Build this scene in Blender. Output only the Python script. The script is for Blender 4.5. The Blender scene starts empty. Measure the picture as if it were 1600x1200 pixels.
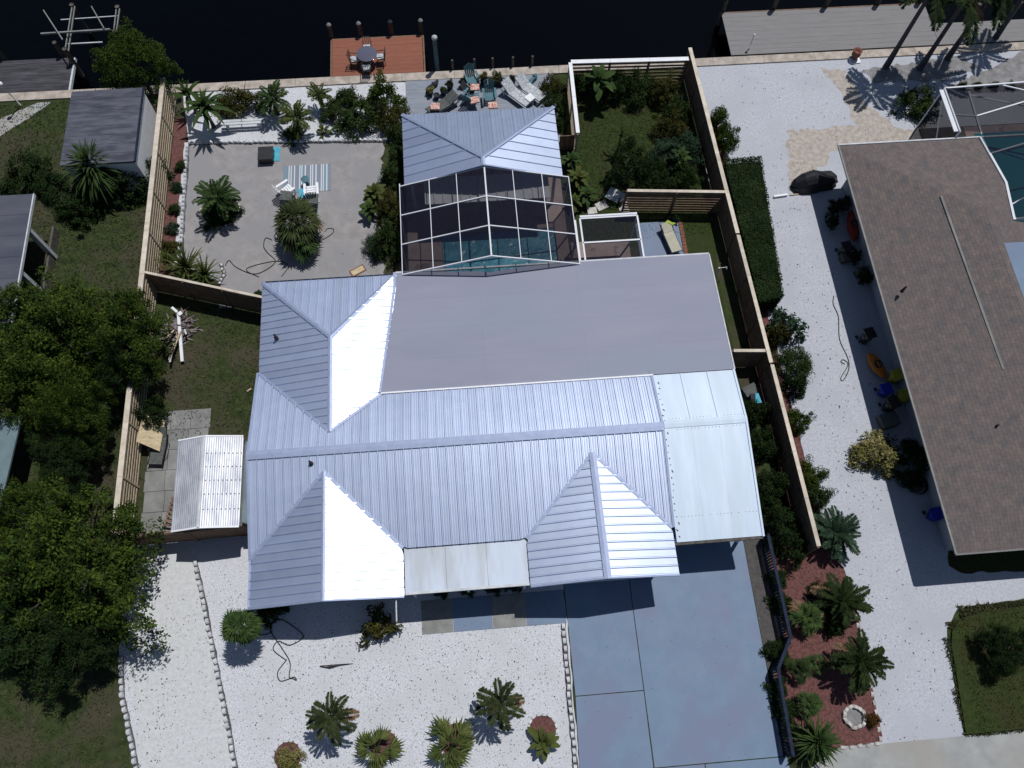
import bpy, math, random
import numpy as np
from math import sin, cos, pi, radians, hypot, atan2
from mathutils import Matrix, Vector
rnd = random.Random(7)
S = bpy.context.scene
COL = S.collection

# ---------------------------------------------------------------- camera, sky, sun, exposure
CAM_H = 36.0
TILT, YAW, ROLL, FPX = 0.391503765, 0.118273175, 0.0415033305, 1260.78554
cam = bpy.data.cameras.new('camera'); camo = bpy.data.objects.new('camera', cam); COL.objects.link(camo)
cam.sensor_width = 36.0; cam.lens = 36.0 * FPX / 1600.0; cam.clip_end = 2000; cam.clip_start = 0.5
RM = Matrix.Rotation(-YAW, 3, 'Z') @ Matrix.Rotation(TILT, 3, 'X') @ Matrix.Rotation(ROLL, 3, 'Z')
camo.matrix_world = Matrix.Translation((0, 0, CAM_H)) @ RM.to_4x4()
S.camera = camo
SUN = Vector((0.25, 0.31, 1.0)).normalized()
world = bpy.data.worlds.new('World'); S.world = world; world.use_nodes = True
nt = world.node_tree; nt.nodes.clear()
out = nt.nodes.new('ShaderNodeOutputWorld'); bg = nt.nodes.new('ShaderNodeBackground'); sky = nt.nodes.new('ShaderNodeTexSky')
sky.sky_type = 'NISHITA'; sky.sun_disc = False
sky.sun_elevation = math.asin(SUN.z); sky.sun_rotation = atan2(SUN.x, SUN.y)
sky.altitude = 10; sky.air_density = 1.0; sky.dust_density = 0.6; sky.ozone_density = 1.6
bg.inputs['Strength'].default_value = 0.05
nt.links.new(sky.outputs[0], bg.inputs[0]); nt.links.new(bg.outputs[0], out.inputs[0])
sl = bpy.data.lights.new('sun', 'SUN'); sl.energy = 3.4; sl.angle = radians(0.5); sl.color = (1.0, 0.975, 0.95)
so = bpy.data.objects.new('sun', sl); COL.objects.link(so); so.rotation_euler = SUN.to_track_quat('Z', 'Y').to_euler(); so.location = (20, 20, 60)
S.view_settings.view_transform = 'Standard'; S.view_settings.look = 'None'; S.view_settings.gamma = 1
S.view_settings.exposure = 0.0; S.view_settings.use_curve_mapping = False

def W(px, py, z=0.0):
    """where the sight line through a photograph pixel meets the height z"""
    d = RM @ Vector((px - 800, 600 - py, -FPX)); k = (z - CAM_H) / d.z
    return (d.x * k, d.y * k, z)
def W2(px, py, z=0.0): return W(px, py, z)[:2]

# ---------------------------------------------------------------- materials
MATS = {}
def _n(t, kind, **kw):
    n = t.nodes.new(kind)
    for k, v in kw.items(): setattr(n, k, v)
    return n
def mat(name, c1, c2=None, scale=2.0, rough=0.8, metal=0.0, bump=0.0, bscale=None, detail=5, stretch=None, spec=0.3, lo=0.35, hi=0.65,
        speck=None, island=0.0, translucent=0.0, big=None, bigscale=0.25, objrand=0.0):
    m = bpy.data.materials.new(name); m.use_nodes = True; t = m.node_tree
    b = t.nodes['Principled BSDF']; b.inputs['Roughness'].default_value = rough; b.inputs['Metallic'].default_value = metal
    b.inputs['Specular IOR Level'].default_value = spec
    geo = _n(t, 'ShaderNodeNewGeometry'); vec = geo.outputs['Position']
    if stretch:
        mp = _n(t, 'ShaderNodeMapping'); mp.inputs['Scale'].default_value = stretch; t.links.new(vec, mp.inputs[0]); vec = mp.outputs[0]
    def noise(sc, det=detail):
        n = _n(t, 'ShaderNodeTexNoise'); n.inputs['Scale'].default_value = sc; n.inputs['Detail'].default_value = det
        n.inputs['Roughness'].default_value = 0.62; t.links.new(vec, n.inputs['Vector']); return n.outputs['Fac']
    def ramp(src, a, bb, ca, cb):
        r = _n(t, 'ShaderNodeValToRGB'); r.color_ramp.elements[0].position = a; r.color_ramp.elements[1].position = bb
        r.color_ramp.elements[0].color = (*ca, 1); r.color_ramp.elements[1].color = (*cb, 1); t.links.new(src, r.inputs[0]); return r.outputs[0]
    def mix(a, bb, f, mode='MIX'):
        x = _n(t, 'ShaderNodeMix', data_type='RGBA', blend_type=mode)
        for s, v in ((x.inputs[6], a), (x.inputs[7], bb), (x.inputs[0], f)):
            if isinstance(v, (int, float)): s.default_value = v
            elif isinstance(v, tuple): s.default_value = (*v, 1)
            else: t.links.new(v, s)
        return x.outputs[2]
    col = ramp(noise(scale), lo, hi, c1, c2 or c1)
    if big: col = mix(col, big, ramp(noise(bigscale, 3), 0.45, 0.62, (0, 0, 0), (1, 1, 1)))
    if speck:
        for (sc, thr, sccol, amt) in speck:
            v = _n(t, 'ShaderNodeTexNoise'); v.inputs['Scale'].default_value = sc; v.inputs['Detail'].default_value = 2; t.links.new(vec, v.inputs['Vector'])
            col = mix(col, sccol, ramp(v.outputs['Fac'], thr, thr + 0.05, (0, 0, 0), (amt,) * 3))
    if island or objrand:
        src = geo.outputs['Random Per Island'] if island else _n(t, 'ShaderNodeObjectInfo').outputs['Random']
        amt = island or objrand
        mr = _n(t, 'ShaderNodeMapRange'); mr.inputs['To Min'].default_value = 1 - amt; mr.inputs['To Max'].default_value = 1 + amt; t.links.new(src, mr.inputs[0])
        hs = _n(t, 'ShaderNodeHueSaturation'); t.links.new(mr.outputs[0], hs.inputs['Value']); t.links.new(col, hs.inputs['Color']); col = hs.outputs[0]
    t.links.new(col, b.inputs['Base Color'])
    if bump:
        bp = _n(t, 'ShaderNodeBump'); bp.inputs['Strength'].default_value = bump; bp.inputs['Distance'].default_value = 0.05
        t.links.new(noise(bscale or scale * 4), bp.inputs['Height']); t.links.new(bp.outputs[0], b.inputs['Normal'])
    if translucent:
        tr = _n(t, 'ShaderNodeBsdfTranslucent'); t.links.new(col, tr.inputs[0]); ms = _n(t, 'ShaderNodeMixShader'); ms.inputs[0].default_value = translucent
        t.links.new(b.outputs[0], ms.inputs[1]); t.links.new(tr.outputs[0], ms.inputs[2]); t.links.new(ms.outputs[0], t.nodes['Material Output'].inputs[0])
    MATS[name] = m; m['_b'] = 1
    return m

G = {}
G['gravel'] = mat('white_gravel', (0.42, 0.44, 0.48), (0.68, 0.69, 0.73), 17, 0.95, bump=0.7, bscale=24, speck=[(11, 0.66, (0.10, 0.10, 0.11), 0.85), (4.2, 0.73, (0.12, 0.11, 0.1), 0.8)], big=(0.52, 0.53, 0.56), bigscale=0.5)
G['gravel_path'] = mat('pale_gravel', (0.46, 0.48, 0.48), (0.56, 0.57, 0.585), 6, 0.95, bump=0.4, bscale=14, speck=[(6, 0.70, (0.3, 0.3, 0.3), 0.5)])
G['shell'] = mat('white_shell', (0.365, 0.385, 0.43), (0.50, 0.52, 0.57), 9, 0.95, bump=0.5, bscale=28, speck=[(9, 0.69, (0.14, 0.14, 0.16), 0.7)], big=(0.40, 0.42, 0.465), bigscale=0.35)
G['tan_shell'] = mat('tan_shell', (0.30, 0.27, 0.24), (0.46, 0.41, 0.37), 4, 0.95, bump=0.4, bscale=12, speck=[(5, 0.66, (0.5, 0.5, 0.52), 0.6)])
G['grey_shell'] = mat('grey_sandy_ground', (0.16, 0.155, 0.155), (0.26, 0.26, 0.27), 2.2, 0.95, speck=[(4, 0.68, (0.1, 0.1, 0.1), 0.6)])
G['brown_grit'] = mat('dark_grit', (0.06, 0.055, 0.055), (0.09, 0.083, 0.082), 5, 0.95, speck=[(6, 0.72, (0.3, 0.3, 0.3), 0.6)])
G['sand'] = mat('grey_sand', (0.24, 0.228, 0.23), (0.305, 0.292, 0.292), 2.0, 0.95, bump=0.2, bscale=20, big=(0.245, 0.245, 0.255), bigscale=0.3, speck=[(3.3, 0.76, (0.12, 0.11, 0.11), 0.5)])
G['grass'] = mat('dry_grass', (0.016, 0.029, 0.007), (0.046, 0.062, 0.018), 3.0, 0.95, bump=0.8, bscale=30, big=(0.058, 0.052, 0.032), bigscale=0.38, speck=[(9, 0.68, (0.085, 0.085, 0.05), 0.7)])
G['lawn'] = mat('green_lawn', (0.016, 0.031, 0.005), (0.038, 0.054, 0.011), 5.0, 0.95, bump=0.8, bscale=40, big=(0.034, 0.038, 0.012), bigscale=0.4, speck=[(12, 0.69, (0.045, 0.055, 0.02), 0.6)])
G['mulch'] = mat('red_mulch', (0.085, 0.036, 0.033), (0.165, 0.075, 0.068), 8, 0.95, bump=0.8, bscale=18, speck=[(11, 0.68, (0.22, 0.16, 0.15), 0.5), (7, 0.68, (0.03, 0.018, 0.018), 0.8)])
G['drive'] = mat('blue_grey_concrete', (0.125, 0.190, 0.285), (0.148, 0.213, 0.305), 1.2, 0.6, bump=0.05, bscale=20, big=(0.145, 0.178, 0.27), bigscale=0.35, speck=[(2.4, 0.76, (0.10, 0.13, 0.18), 0.6)])
G['concrete'] = mat('grey_concrete', (0.165, 0.17, 0.165), (0.24, 0.24, 0.235), 1.5, 0.85, bump=0.1, bscale=20, objrand=0.12, speck=[(3, 0.7, (0.12, 0.12, 0.12), 0.5)])
G['pavement'] = mat('pavement_concrete', (0.26, 0.27, 0.27), (0.34, 0.35, 0.34), 1.1, 0.9, bump=0.1, bscale=25, big=(0.30, 0.29, 0.27))
G['cap'] = mat('seawall_concrete', (0.30, 0.26, 0.22), (0.47, 0.42, 0.37), 2.2, 0.9, bump=0.2, bscale=15)
G['dock_grey'] = mat('grey_dock_deck', (0.188, 0.186, 0.188), (0.215, 0.212, 0.215), 0.8, 0.8, stretch=(1, 6, 1))
G['deck_blue'] = mat('blue_grey_deck', (0.19, 0.215, 0.26), (0.25, 0.275, 0.32), 1.4, 0.7, stretch=(1, 8, 1), objrand=0.05)
G['dock_rust'] = mat('rust_stained_deck', (0.20, 0.070, 0.042), (0.235, 0.088, 0.054), 1.6, 0.7, stretch=(1, 8, 1), objrand=0.06)
G['old_deck'] = mat('weathered_deck', (0.03, 0.03, 0.036), (0.075, 0.075, 0.085), 1.6, 0.9, stretch=(0.5, 4, 1), objrand=0.2)
G['metal'] = mat('galvalume_roof', (0.53, 0.60, 0.76), (0.58, 0.65, 0.81), 1.5, 0.45, 0.88, stretch=(1, 1, 1), objrand=0.06, spec=0.5)
G['metal_trim'] = mat('galvalume_trim', (0.27, 0.32, 0.46), (0.32, 0.37, 0.51), 3, 0.6, 0.6, spec=0.5)
G['flatroof'] = mat('grey_membrane_roof', (0.235, 0.25, 0.325), (0.265, 0.27, 0.34), 0.6, 0.75, stretch=(0.4, 1.6, 1), big=(0.235, 0.27, 0.335), bigscale=0.12, objrand=0.02)
G['pan_roof'] = mat('white_pan_roof', (0.46, 0.55, 0.66), (0.54, 0.63, 0.74), 0.9, 0.5, metal=0.15, stretch=(2.2, 0.25, 1), big=(0.47, 0.55, 0.64), bigscale=0.5, speck=[(3, 0.76, (0.38, 0.41, 0.42), 0.5)], objrand=0.02)
G['porch_roof'] = mat('stained_white_roof', (0.49, 0.56, 0.66), (0.54, 0.61, 0.71), 1.2, 0.55, big=(0.43, 0.47, 0.52), bigscale=1.1, stretch=(1.1, 0.22, 1), speck=[(2.2, 0.70, (0.36, 0.36, 0.36), 0.8)])
G['shed_roof'] = mat('corrugated_white_roof', (0.36, 0.38, 0.44), (0.58, 0.60, 0.64), 2.5, 0.45, 0.35, stretch=(1, 0.4, 1), speck=[(6, 0.68, (0.3, 0.3, 0.3), 0.4)], spec=0.5)
G['rawwood'] = mat('tan_fence_wood', (0.34, 0.27, 0.19), (0.50, 0.41, 0.30), 3, 0.85, stretch=(3, 3, 3), objrand=0.14)
G['capwood'] = mat('pale_fence_cap', (0.46, 0.40, 0.32), (0.62, 0.56, 0.47), 3, 0.85, objrand=0.10)
G['brownwood'] = mat('brown_fence_wood', (0.13, 0.085, 0.058), (0.21, 0.14, 0.10), 3, 0.85, objrand=0.15)
G['wall'] = mat('stucco_wall', (0.36, 0.38, 0.42), (0.42, 0.44, 0.48), 4, 0.9)
G['shingle'] = None
G['white'] = mat('white_paint', (0.68, 0.70, 0.73), (0.78, 0.79, 0.82), 3, 0.5)
G['offwhite'] = mat('weathered_white', (0.42, 0.45, 0.48), (0.58, 0.60, 0.62), 3, 0.7)
G['alu'] = mat('white_aluminium', (0.60, 0.62, 0.66), (0.66, 0.68, 0.72), 3, 0.45)
G['black'] = mat('black_plastic', (0.012, 0.012, 0.014), (0.02, 0.02, 0.024), 3, 0.4, spec=0.5)
G['tarp'] = mat('black_tarp', (0.010, 0.011, 0.014), (0.018, 0.020, 0.026), 3, 0.55, bump=.4, bscale=4)
G['dark'] = mat('dark_fabric', (0.022, 0.024, 0.034), (0.035, 0.037, 0.05), 5, 0.85)
G['greyfab'] = mat('grey_fabric', (0.07, 0.075, 0.075), (0.11, 0.12, 0.115), 6, 0.9)
G['cushion'] = mat('patterned_cushion', (0.30, 0.33, 0.36), (0.52, 0.54, 0.56), 12, 0.9, lo=0.45, hi=0.55)
G['teal'] = mat('teal_plastic', (0.05, 0.13, 0.16), (0.08, 0.18, 0.22), 4, 0.6)
G['turq'] = mat('turquoise_mat', (0.06, 0.33, 0.45), (0.09, 0.40, 0.52), 5, 0.8)
G['floral'] = mat('red_floral_cushion', (0.58, 0.46, 0.40), (0.42, 0.07, 0.05), 14, 0.9, lo=0.5, hi=0.56)
G['red'] = mat('red_plastic', (0.26, 0.025, 0.015), None, 4, 0.5)
G['orange'] = mat('orange_plastic', (0.50, 0.16, 0.015), (0.42, 0.12, 0.012), 4, 0.5)
G['yellow'] = mat('yellow_plastic', (0.38, 0.36, 0.03), (0.30, 0.28, 0.03), 4, 0.5)
G['lime'] = mat('lime_fabric', (0.42, 0.55, 0.06), (0.25, 0.36, 0.05), 14, 0.8)
G['blue'] = mat('blue_plastic', (0.01, 0.02, 0.30), (0.015, 0.03, 0.36), 4, 0.4)
G['beige'] = mat('beige_cushion', (0.36, 0.35, 0.27), (0.44, 0.43, 0.34), 4, 0.8)
G['ply'] = mat('plywood', (0.42, 0.34, 0.21), (0.56, 0.47, 0.31), 2.2, 0.85, stretch=(1, 3, 1), speck=[(5.5, 0.66, (0.13, 0.07, 0.03), 0.9)])
G['terracotta'] = mat('terracotta', (0.15, 0.06, 0.04), (0.22, 0.085, 0.055), 4, 0.8)
G['stone'] = mat('edging_concrete', (0.46, 0.48, 0.50), (0.60, 0.61, 0.63), 6, 0.9, bump=0.3, objrand=0.12)
G['rock'] = mat('pale_rock', (0.35, 0.34, 0.32), (0.55, 0.53, 0.5), 6, 0.9, bump=0.4, objrand=0.2)
G['bark'] = mat('bark', (0.045, 0.038, 0.032), (0.09, 0.08, 0.07), 8, 0.95, bump=0.6)
G['trunk'] = mat('grey_palm_trunk', (0.05, 0.048, 0.055), (0.10, 0.098, 0.105), 5, 0.95, stretch=(1, 1, 4), bump=0.5)
G['stick'] = mat('dry_sticks', (0.16, 0.13, 0.13), (0.28, 0.24, 0.24), 8, 0.95, island=0.4)
G['piling'] = mat('old_timber', (0.06, 0.055, 0.05), (0.12, 0.11, 0.10), 5, 0.9)
G['rail'] = mat('blue_black_rail', (0.012, 0.018, 0.038), (0.02, 0.028, 0.055), 3, 0.7, spec=.1)
G['hose'] = mat('dark_hose', (0.012, 0.016, 0.014), None, 3, 0.5)
def leafmat(name, a, b, isl=0.45, **k): G[name] = mat(name, a, b, 1.3, 0.75, island=isl, translucent=0.18, spec=0.12, **k)
leafmat('leaf_tree', (0.014, 0.034, 0.005), (0.062, 0.092, 0.012), .6)
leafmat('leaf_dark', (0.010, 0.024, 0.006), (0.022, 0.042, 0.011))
leafmat('leaf_mid', (0.018, 0.038, 0.010), (0.040, 0.066, 0.016))
leafmat('leaf_blue', (0.020, 0.045, 0.026), (0.045, 0.080, 0.045))
leafmat('leaf_olive', (0.035, 0.040, 0.010), (0.070, 0.068, 0.016))
leafmat('leaf_croton', (0.13, 0.13, 0.035), (0.26, 0.23, 0.10), 0.5)
leafmat('leaf_red', (0.09, 0.035, 0.015), (0.14, 0.09, 0.02))
leafmat('frond_green', (0.022, 0.048, 0.014), (0.050, 0.082, 0.022), 0.4)
leafmat('frond_yellow', (0.036, 0.055, 0.014), (0.085, 0.10, 0.028), 0.5)
leafmat('frond_dark', (0.012, 0.026, 0.008), (0.028, 0.045, 0.012), 0.4)
leafmat('frond_olive', (0.022, 0.034, 0.012), (0.055, 0.066, 0.024), 0.5)
leafmat('frond_dead', (0.14, 0.09, 0.05), (0.20, 0.13, 0.08), 0.4)

def shingle_mat():
    m = bpy.data.materials.new('brown_shingles'); m.use_nodes = True; t = m.node_tree; b = t.nodes['Principled BSDF']; b.inputs['Roughness'].default_value = 0.95
    g = _n(t, 'ShaderNodeNewGeometry'); br = _n(t, 'ShaderNodeTexBrick')
    br.inputs['Scale'].default_value = 1.0; br.inputs['Brick Width'].default_value = 0.32; br.inputs['Row Height'].default_value = 0.16; br.inputs['Mortar Size'].default_value = 0.012
    br.inputs['Color1'].default_value = (0.118, 0.103, 0.099, 1); br.inputs['Color2'].default_value = (0.142, 0.121, 0.115, 1); br.inputs['Mortar'].default_value = (0.098, 0.082, 0.079, 1)
    mp = _n(t, 'ShaderNodeMapping'); mp.inputs['Rotation'].default_value = (0, 0, pi / 2)
    n = _n(t, 'ShaderNodeTexNoise'); n.inputs['Scale'].default_value = 2.6; n.inputs['Detail'].default_value = 9; n.inputs['Roughness'].default_value = 0.7
    r = _n(t, 'ShaderNodeValToRGB'); r.color_ramp.elements[0].position = 0.36; r.color_ramp.elements[1].position = 0.66
    r.color_ramp.elements[0].color = (0.74, 0.79, 0.86, 1); r.color_ramp.elements[1].color = (1.22, 1.12, 1.06, 1)
    x = _n(t, 'ShaderNodeMix', data_type='RGBA', blend_type='MULTIPLY'); x.inputs[0].default_value = 1
    L = t.links; L.new(g.outputs['Position'], mp.inputs[0]); L.new(mp.outputs[0], br.inputs['Vector']); L.new(g.outputs['Position'], n.inputs['Vector'])
    L.new(n.outputs['Fac'], r.inputs[0]); L.new(br.outputs['Color'], x.inputs[6]); L.new(r.outputs[0], x.inputs[7]); L.new(x.outputs[2], b.inputs['Base Color'])
    return m
G['shingle'] = shingle_mat()
def water_mat(name, c, rough, bump, sc):
    m = bpy.data.materials.new(name); m.use_nodes = True; t = m.node_tree; b = t.nodes['Principled BSDF']
    b.inputs['Base Color'].default_value = (*c, 1); b.inputs['Roughness'].default_value = rough; b.inputs['IOR'].default_value = 1.33; b.inputs['Specular IOR Level'].default_value = 0.3 if 'canal' in name else 0.5
    g = _n(t, 'ShaderNodeNewGeometry'); n = _n(t, 'ShaderNodeTexNoise'); n.inputs['Scale'].default_value = sc; n.inputs['Detail'].default_value = 4
    bp = _n(t, 'ShaderNodeBump'); bp.inputs['Strength'].default_value = bump; bp.inputs['Distance'].default_value = 0.1
    t.links.new(g.outputs['Position'], n.inputs['Vector']); t.links.new(n.outputs['Fac'], bp.inputs['Height']); t.links.new(bp.outputs[0], b.inputs['Normal'])
    return m
G['canal'] = water_mat('dark_canal_water', (0.0004, 0.0005, 0.0010), 0.10, 0.25, 1.2)
G['poolwater'] = mat('pool_cover_blue', (0.018, 0.17, 0.26), (0.08, 0.32, 0.42), 1.7, 0.22, bump=0.7, bscale=1.6, spec=0.6, speck=[(1.9, 0.66, (0.55, 0.7, 0.75), 0.8)])  # pale specks paint caustic light into the pool colour
G['poolclear'] = water_mat('clear_pool_water', (0.02, 0.17, 0.20), 0.06, 0.15, 2.0)
def screen_mat(name, col, f):
    m = bpy.data.materials.new(name); m.use_nodes = True; t = m.node_tree; b = t.nodes['Principled BSDF']; b.inputs['Base Color'].default_value = (*col, 1); b.inputs['Roughness'].default_value = 0.9; b.inputs['Specular IOR Level'].default_value = 0.03
    tr = _n(t, 'ShaderNodeBsdfTransparent'); ms = _n(t, 'ShaderNodeMixShader'); ms.inputs[0].default_value = f
    t.links.new(tr.outputs[0], ms.inputs[1]); t.links.new(b.outputs[0], ms.inputs[2]); t.links.new(ms.outputs[0], t.nodes['Material Output'].inputs[0]); return m
G['screen'] = screen_mat('insect_screen', (0.012, 0.012, 0.024), 0.60)
G['window'] = water_mat('window_glass', (0.02, 0.025, 0.03), 0.05, 0.0, 1)
def stripe_mat():
    m = bpy.data.materials.new('striped_rug'); m.use_nodes = True; t = m.node_tree; b = t.nodes['Principled BSDF']; b.inputs['Roughness'].default_value = 0.9
    tc = _n(t, 'ShaderNodeTexCoord'); sx = _n(t, 'ShaderNodeSeparateXYZ'); r = _n(t, 'ShaderNodeValToRGB'); r.color_ramp.interpolation = 'CONSTANT'
    gy, wh, te = (0.19, 0.22, 0.27, 1), (0.52, 0.56, 0.60, 1), (0.15, 0.25, 0.30, 1)
    stops = [(0, te), (0.05, gy)]
    for k in range(4):
        o = 0.10 + k * 0.23
        stops += [(o, wh), (o + 0.024, gy), (o + 0.045, wh), (o + 0.068, te if k % 2 else gy), (o + 0.115, wh), (o + 0.14, gy)]
    stops = stops[:31]
    el = r.color_ramp.elements
    while len(el) < len(stops): el.new(0.99)
    for e, (p, c) in zip(el, stops): e.position = p; e.color = c
    mr = _n(t, 'ShaderNodeMapRange'); mr.inputs['From Min'].default_value = -1.25; mr.inputs['From Max'].default_value = 1.25
    t.links.new(tc.outputs['Object'], sx.inputs[0]); t.links.new(sx.outputs['X'], mr.inputs[0]); t.links.new(mr.outputs[0], r.inputs[0]); t.links.new(r.outputs[0], b.inputs['Base Color'])
    return m
G['stripe'] = stripe_mat()

# ---------------------------------------------------------------- object helpers
def prop(o, label=None, cat=None, group=None, kind=None):
    if label: o['label'] = label
    if cat: o['category'] = cat
    if group: o['group'] = group
    if kind: o['kind'] = kind
    return o
ORG = {}
def thing(name, loc, label, cat, group=None, rz=0.0):
    o = bpy.data.objects.new(name, None); COL.objects.link(o); o.location = loc; o.rotation_euler = (0, 0, rz); o.empty_display_size = 0.2
    ORG[o.name] = Vector(loc); return prop(o, label, cat, group)
def link(name, me, parent=None, loc=None, rot=None, scale=None):
    o = bpy.data.objects.new(name, me); COL.objects.link(o)
    if parent is not None: o.parent = parent
    if loc is not None: o.location = loc
    if rot is not None: o.rotation_euler = rot
    if scale is not None: o.scale = scale
    return o
class MB:
    def __init__(s): s.v = []; s.f = []; s.sm = []
    def add(s, vs, fs, smooth=False):
        n = len(s.v); s.v += [tuple(p) for p in vs]; s.f += [tuple(n + i for i in q) for q in fs]; s.sm += [smooth] * len(fs); return s
    def box(s, cx, cy, cz, sx, sy, sz, rz=0.0, bev=0.0):
        c, q = cos(rz), sin(rz); vs = []
        for dz in (-.5, .5):
            for dx, dy in ((-.5, -.5), (.5, -.5), (.5, .5), (-.5, .5)):
                x, y = dx * sx, dy * sy; vs.append((cx + x * c - y * q, cy + x * q + y * c, cz + dz * sz))
        return s.add(vs, [(3, 2, 1, 0), (4, 5, 6, 7), (0, 1, 5, 4), (1, 2, 6, 5), (2, 3, 7, 6), (3, 0, 4, 7)])
    def beam(s, a, b, w, h, up=(0, 0, 1)):
        a, b = Vector(a), Vector(b); d = (b - a).normalized(); up = Vector(up)
        if abs(d.dot(up)) > 0.98: up = Vector((0, 1, 0))
        sd = d.cross(up).normalized() * (w / 2); u = sd.cross(d).normalized() * (h / 2)
        vs = [p + i * sd + j * u for p in (a, b) for i, j in ((-1, -1), (1, -1), (1, 1), (-1, 1))]
        return s.add(vs, [(0, 1, 2, 3), (7, 6, 5, 4), (1, 0, 4, 5), (2, 1, 5, 6), (3, 2, 6, 7), (0, 3, 7, 4)])
    def prism(s, poly, z0, z1):
        a = sum(poly[i][0] * poly[(i + 1) % len(poly)][1] - poly[(i + 1) % len(poly)][0] * poly[i][1] for i in range(len(poly)))
        if a < 0: poly = poly[::-1]
        n = len(poly); zf = z1 if callable(z1) else (lambda x, y: z1)
        vs = [(p[0], p[1], z0 if not callable(z0) else z0(*p[:2])) for p in poly] + [(p[0], p[1], zf(*p[:2])) for p in poly]
        return s.add(vs, [tuple(range(n))[::-1], tuple(range(n, 2 * n))] + [(i, (i + 1) % n, n + (i + 1) % n, n + i) for i in range(n)])
    def tube(s, pts, r, seg=6, smooth=True, cap=True):
        pts = [Vector(p) for p in pts]; rs = r if isinstance(r, (list, tuple)) else [r] * len(pts); vs = []; fs = []
        for i, p in enumerate(pts):
            d = (pts[min(i + 1, len(pts) - 1)] - pts[max(i - 1, 0)])
            if d.length < 1e-6: d = Vector((0, 0, 1))
            d.normalize(); a = Vector((0, 0, 1)) if abs(d.z) < 0.9 else Vector((1, 0, 0)); u = d.cross(a).normalized(); w = d.cross(u)
            vs += [p + (u * cos(2 * pi * k / seg) + w * sin(2 * pi * k / seg)) * rs[i] for k in range(seg)]
        for i in range(len(pts) - 1):
            for k in range(seg): k2 = (k + 1) % seg; fs.append((i * seg + k, i * seg + k2, (i + 1) * seg + k2, (i + 1) * seg + k))
        if cap: fs += [tuple(range(seg)), tuple(range((len(pts) - 1) * seg, len(pts) * seg))[::-1]]
        return s.add(vs, fs, smooth)
    def lathe(s, prof, cx=0, cy=0, seg=12, smooth=True):
        vs = [(cx + r * cos(2 * pi * k / seg), cy + r * sin(2 * pi * k / seg), z) for r, z in prof for k in range(seg)]
        fs = [(i * seg + k, i * seg + (k + 1) % seg, (i + 1) * seg + (k + 1) % seg, (i + 1) * seg + k) for i in range(len(prof) - 1) for k in range(seg)]
        fs += [tuple(range(seg))[::-1], tuple(range((len(prof) - 1) * seg, len(prof) * seg))]
        return s.add(vs, fs, smooth)
    def mesh(s, name, m, org=(0, 0, 0)):
        me = bpy.data.meshes.new(name); o = Vector(org)
        me.from_pydata([tuple(Vector(p) - o) for p in s.v], [], s.f); me.materials.append(G[m] if isinstance(m, str) else m)
        me.polygons.foreach_set('use_smooth', s.sm); me.update(); return me
    def build(s, name, m, parent=None, local=False):
        """world-coordinate geometry -> one object (child of parent when given)"""
        if parent is None:
            vs = s.v; xs = [p[0] for p in vs]; ys = [p[1] for p in vs]; zs = [p[2] for p in vs]
            org = ((min(xs) + max(xs)) / 2, (min(ys) + max(ys)) / 2, min(zs))
            o = link(name, s.mesh(name, m, org)); o.location = org; ORG[o.name] = Vector(org); return o
        org = Vector((0, 0, 0)) if local else ORG[parent.name]
        o = link(name, s.mesh(name, m, org), parent); ORG[o.name] = org; return o
def fastmesh(name, V, F, m):
    V = np.asarray(V, np.float32); F = np.asarray(F, np.int32); me = bpy.data.meshes.new(name)
    me.vertices.add(len(V)); me.vertices.foreach_set('co', V.ravel()); k = F.shape[1]
    me.loops.add(F.size); me.loops.foreach_set('vertex_index', F.ravel()); me.polygons.add(len(F))
    me.polygons.foreach_set('loop_start', np.arange(0, F.size, k, dtype=np.int32)); me.polygons.foreach_set('loop_total', np.full(len(F), k, np.int32))
    me.materials.append(G[m] if isinstance(m, str) else m); me.update(calc_edges=True); return me
def copy_tree(o, loc, rz=0.0, label=None, group=None, parent=None, scale=None):
    c = o.copy(); COL.objects.link(c)
    if parent is None:
        c.location = loc; c.rotation_euler = (0, 0, rz)
        if scale: c.scale = (scale,) * 3
        if label: c['label'] = label
        if group: c['group'] = group
    else: c.parent = parent
    for ch in o.children: copy_tree(ch, None, parent=c)
    return c
def struct(name, mb, m): return prop(mb.build(name, m), kind='structure')
def sheet(name, poly, m, lvl, rag=0.0):
    """a ground sheet lvl*4 mm above the ground; rag frays its outline"""
    if rag:
        r = random.Random(name); out = []
        n = len(poly)
        for i in range(n):
            a, b = poly[i], poly[(i + 1) % n]; L = hypot(b[0] - a[0], b[1] - a[1]); k = max(1, int(L / 0.25))
            for j in range(k): out.append((a[0] + (b[0] - a[0]) * j / k + r.uniform(-rag, rag), a[1] + (b[1] - a[1]) * j / k + r.uniform(-rag, rag)))
        poly = out
    z = lvl * 0.004
    a = sum(poly[i][0] * poly[(i + 1) % len(poly)][1] - poly[(i + 1) % len(poly)][0] * poly[i][1] for i in range(len(poly)))
    if a < 0: poly = poly[::-1]
    mb = MB(); mb.add([(x, y, z) for x, y in poly], [tuple(range(len(poly)))]); return struct(name, mb, m)
def px(*pts, z=0.0): return [W2(a, b, z) for a, b in pts]
def rect(x0, y0, x1, y1): return [(x0, y0), (x1, y0), (x1, y1), (x0, y1)]

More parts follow.
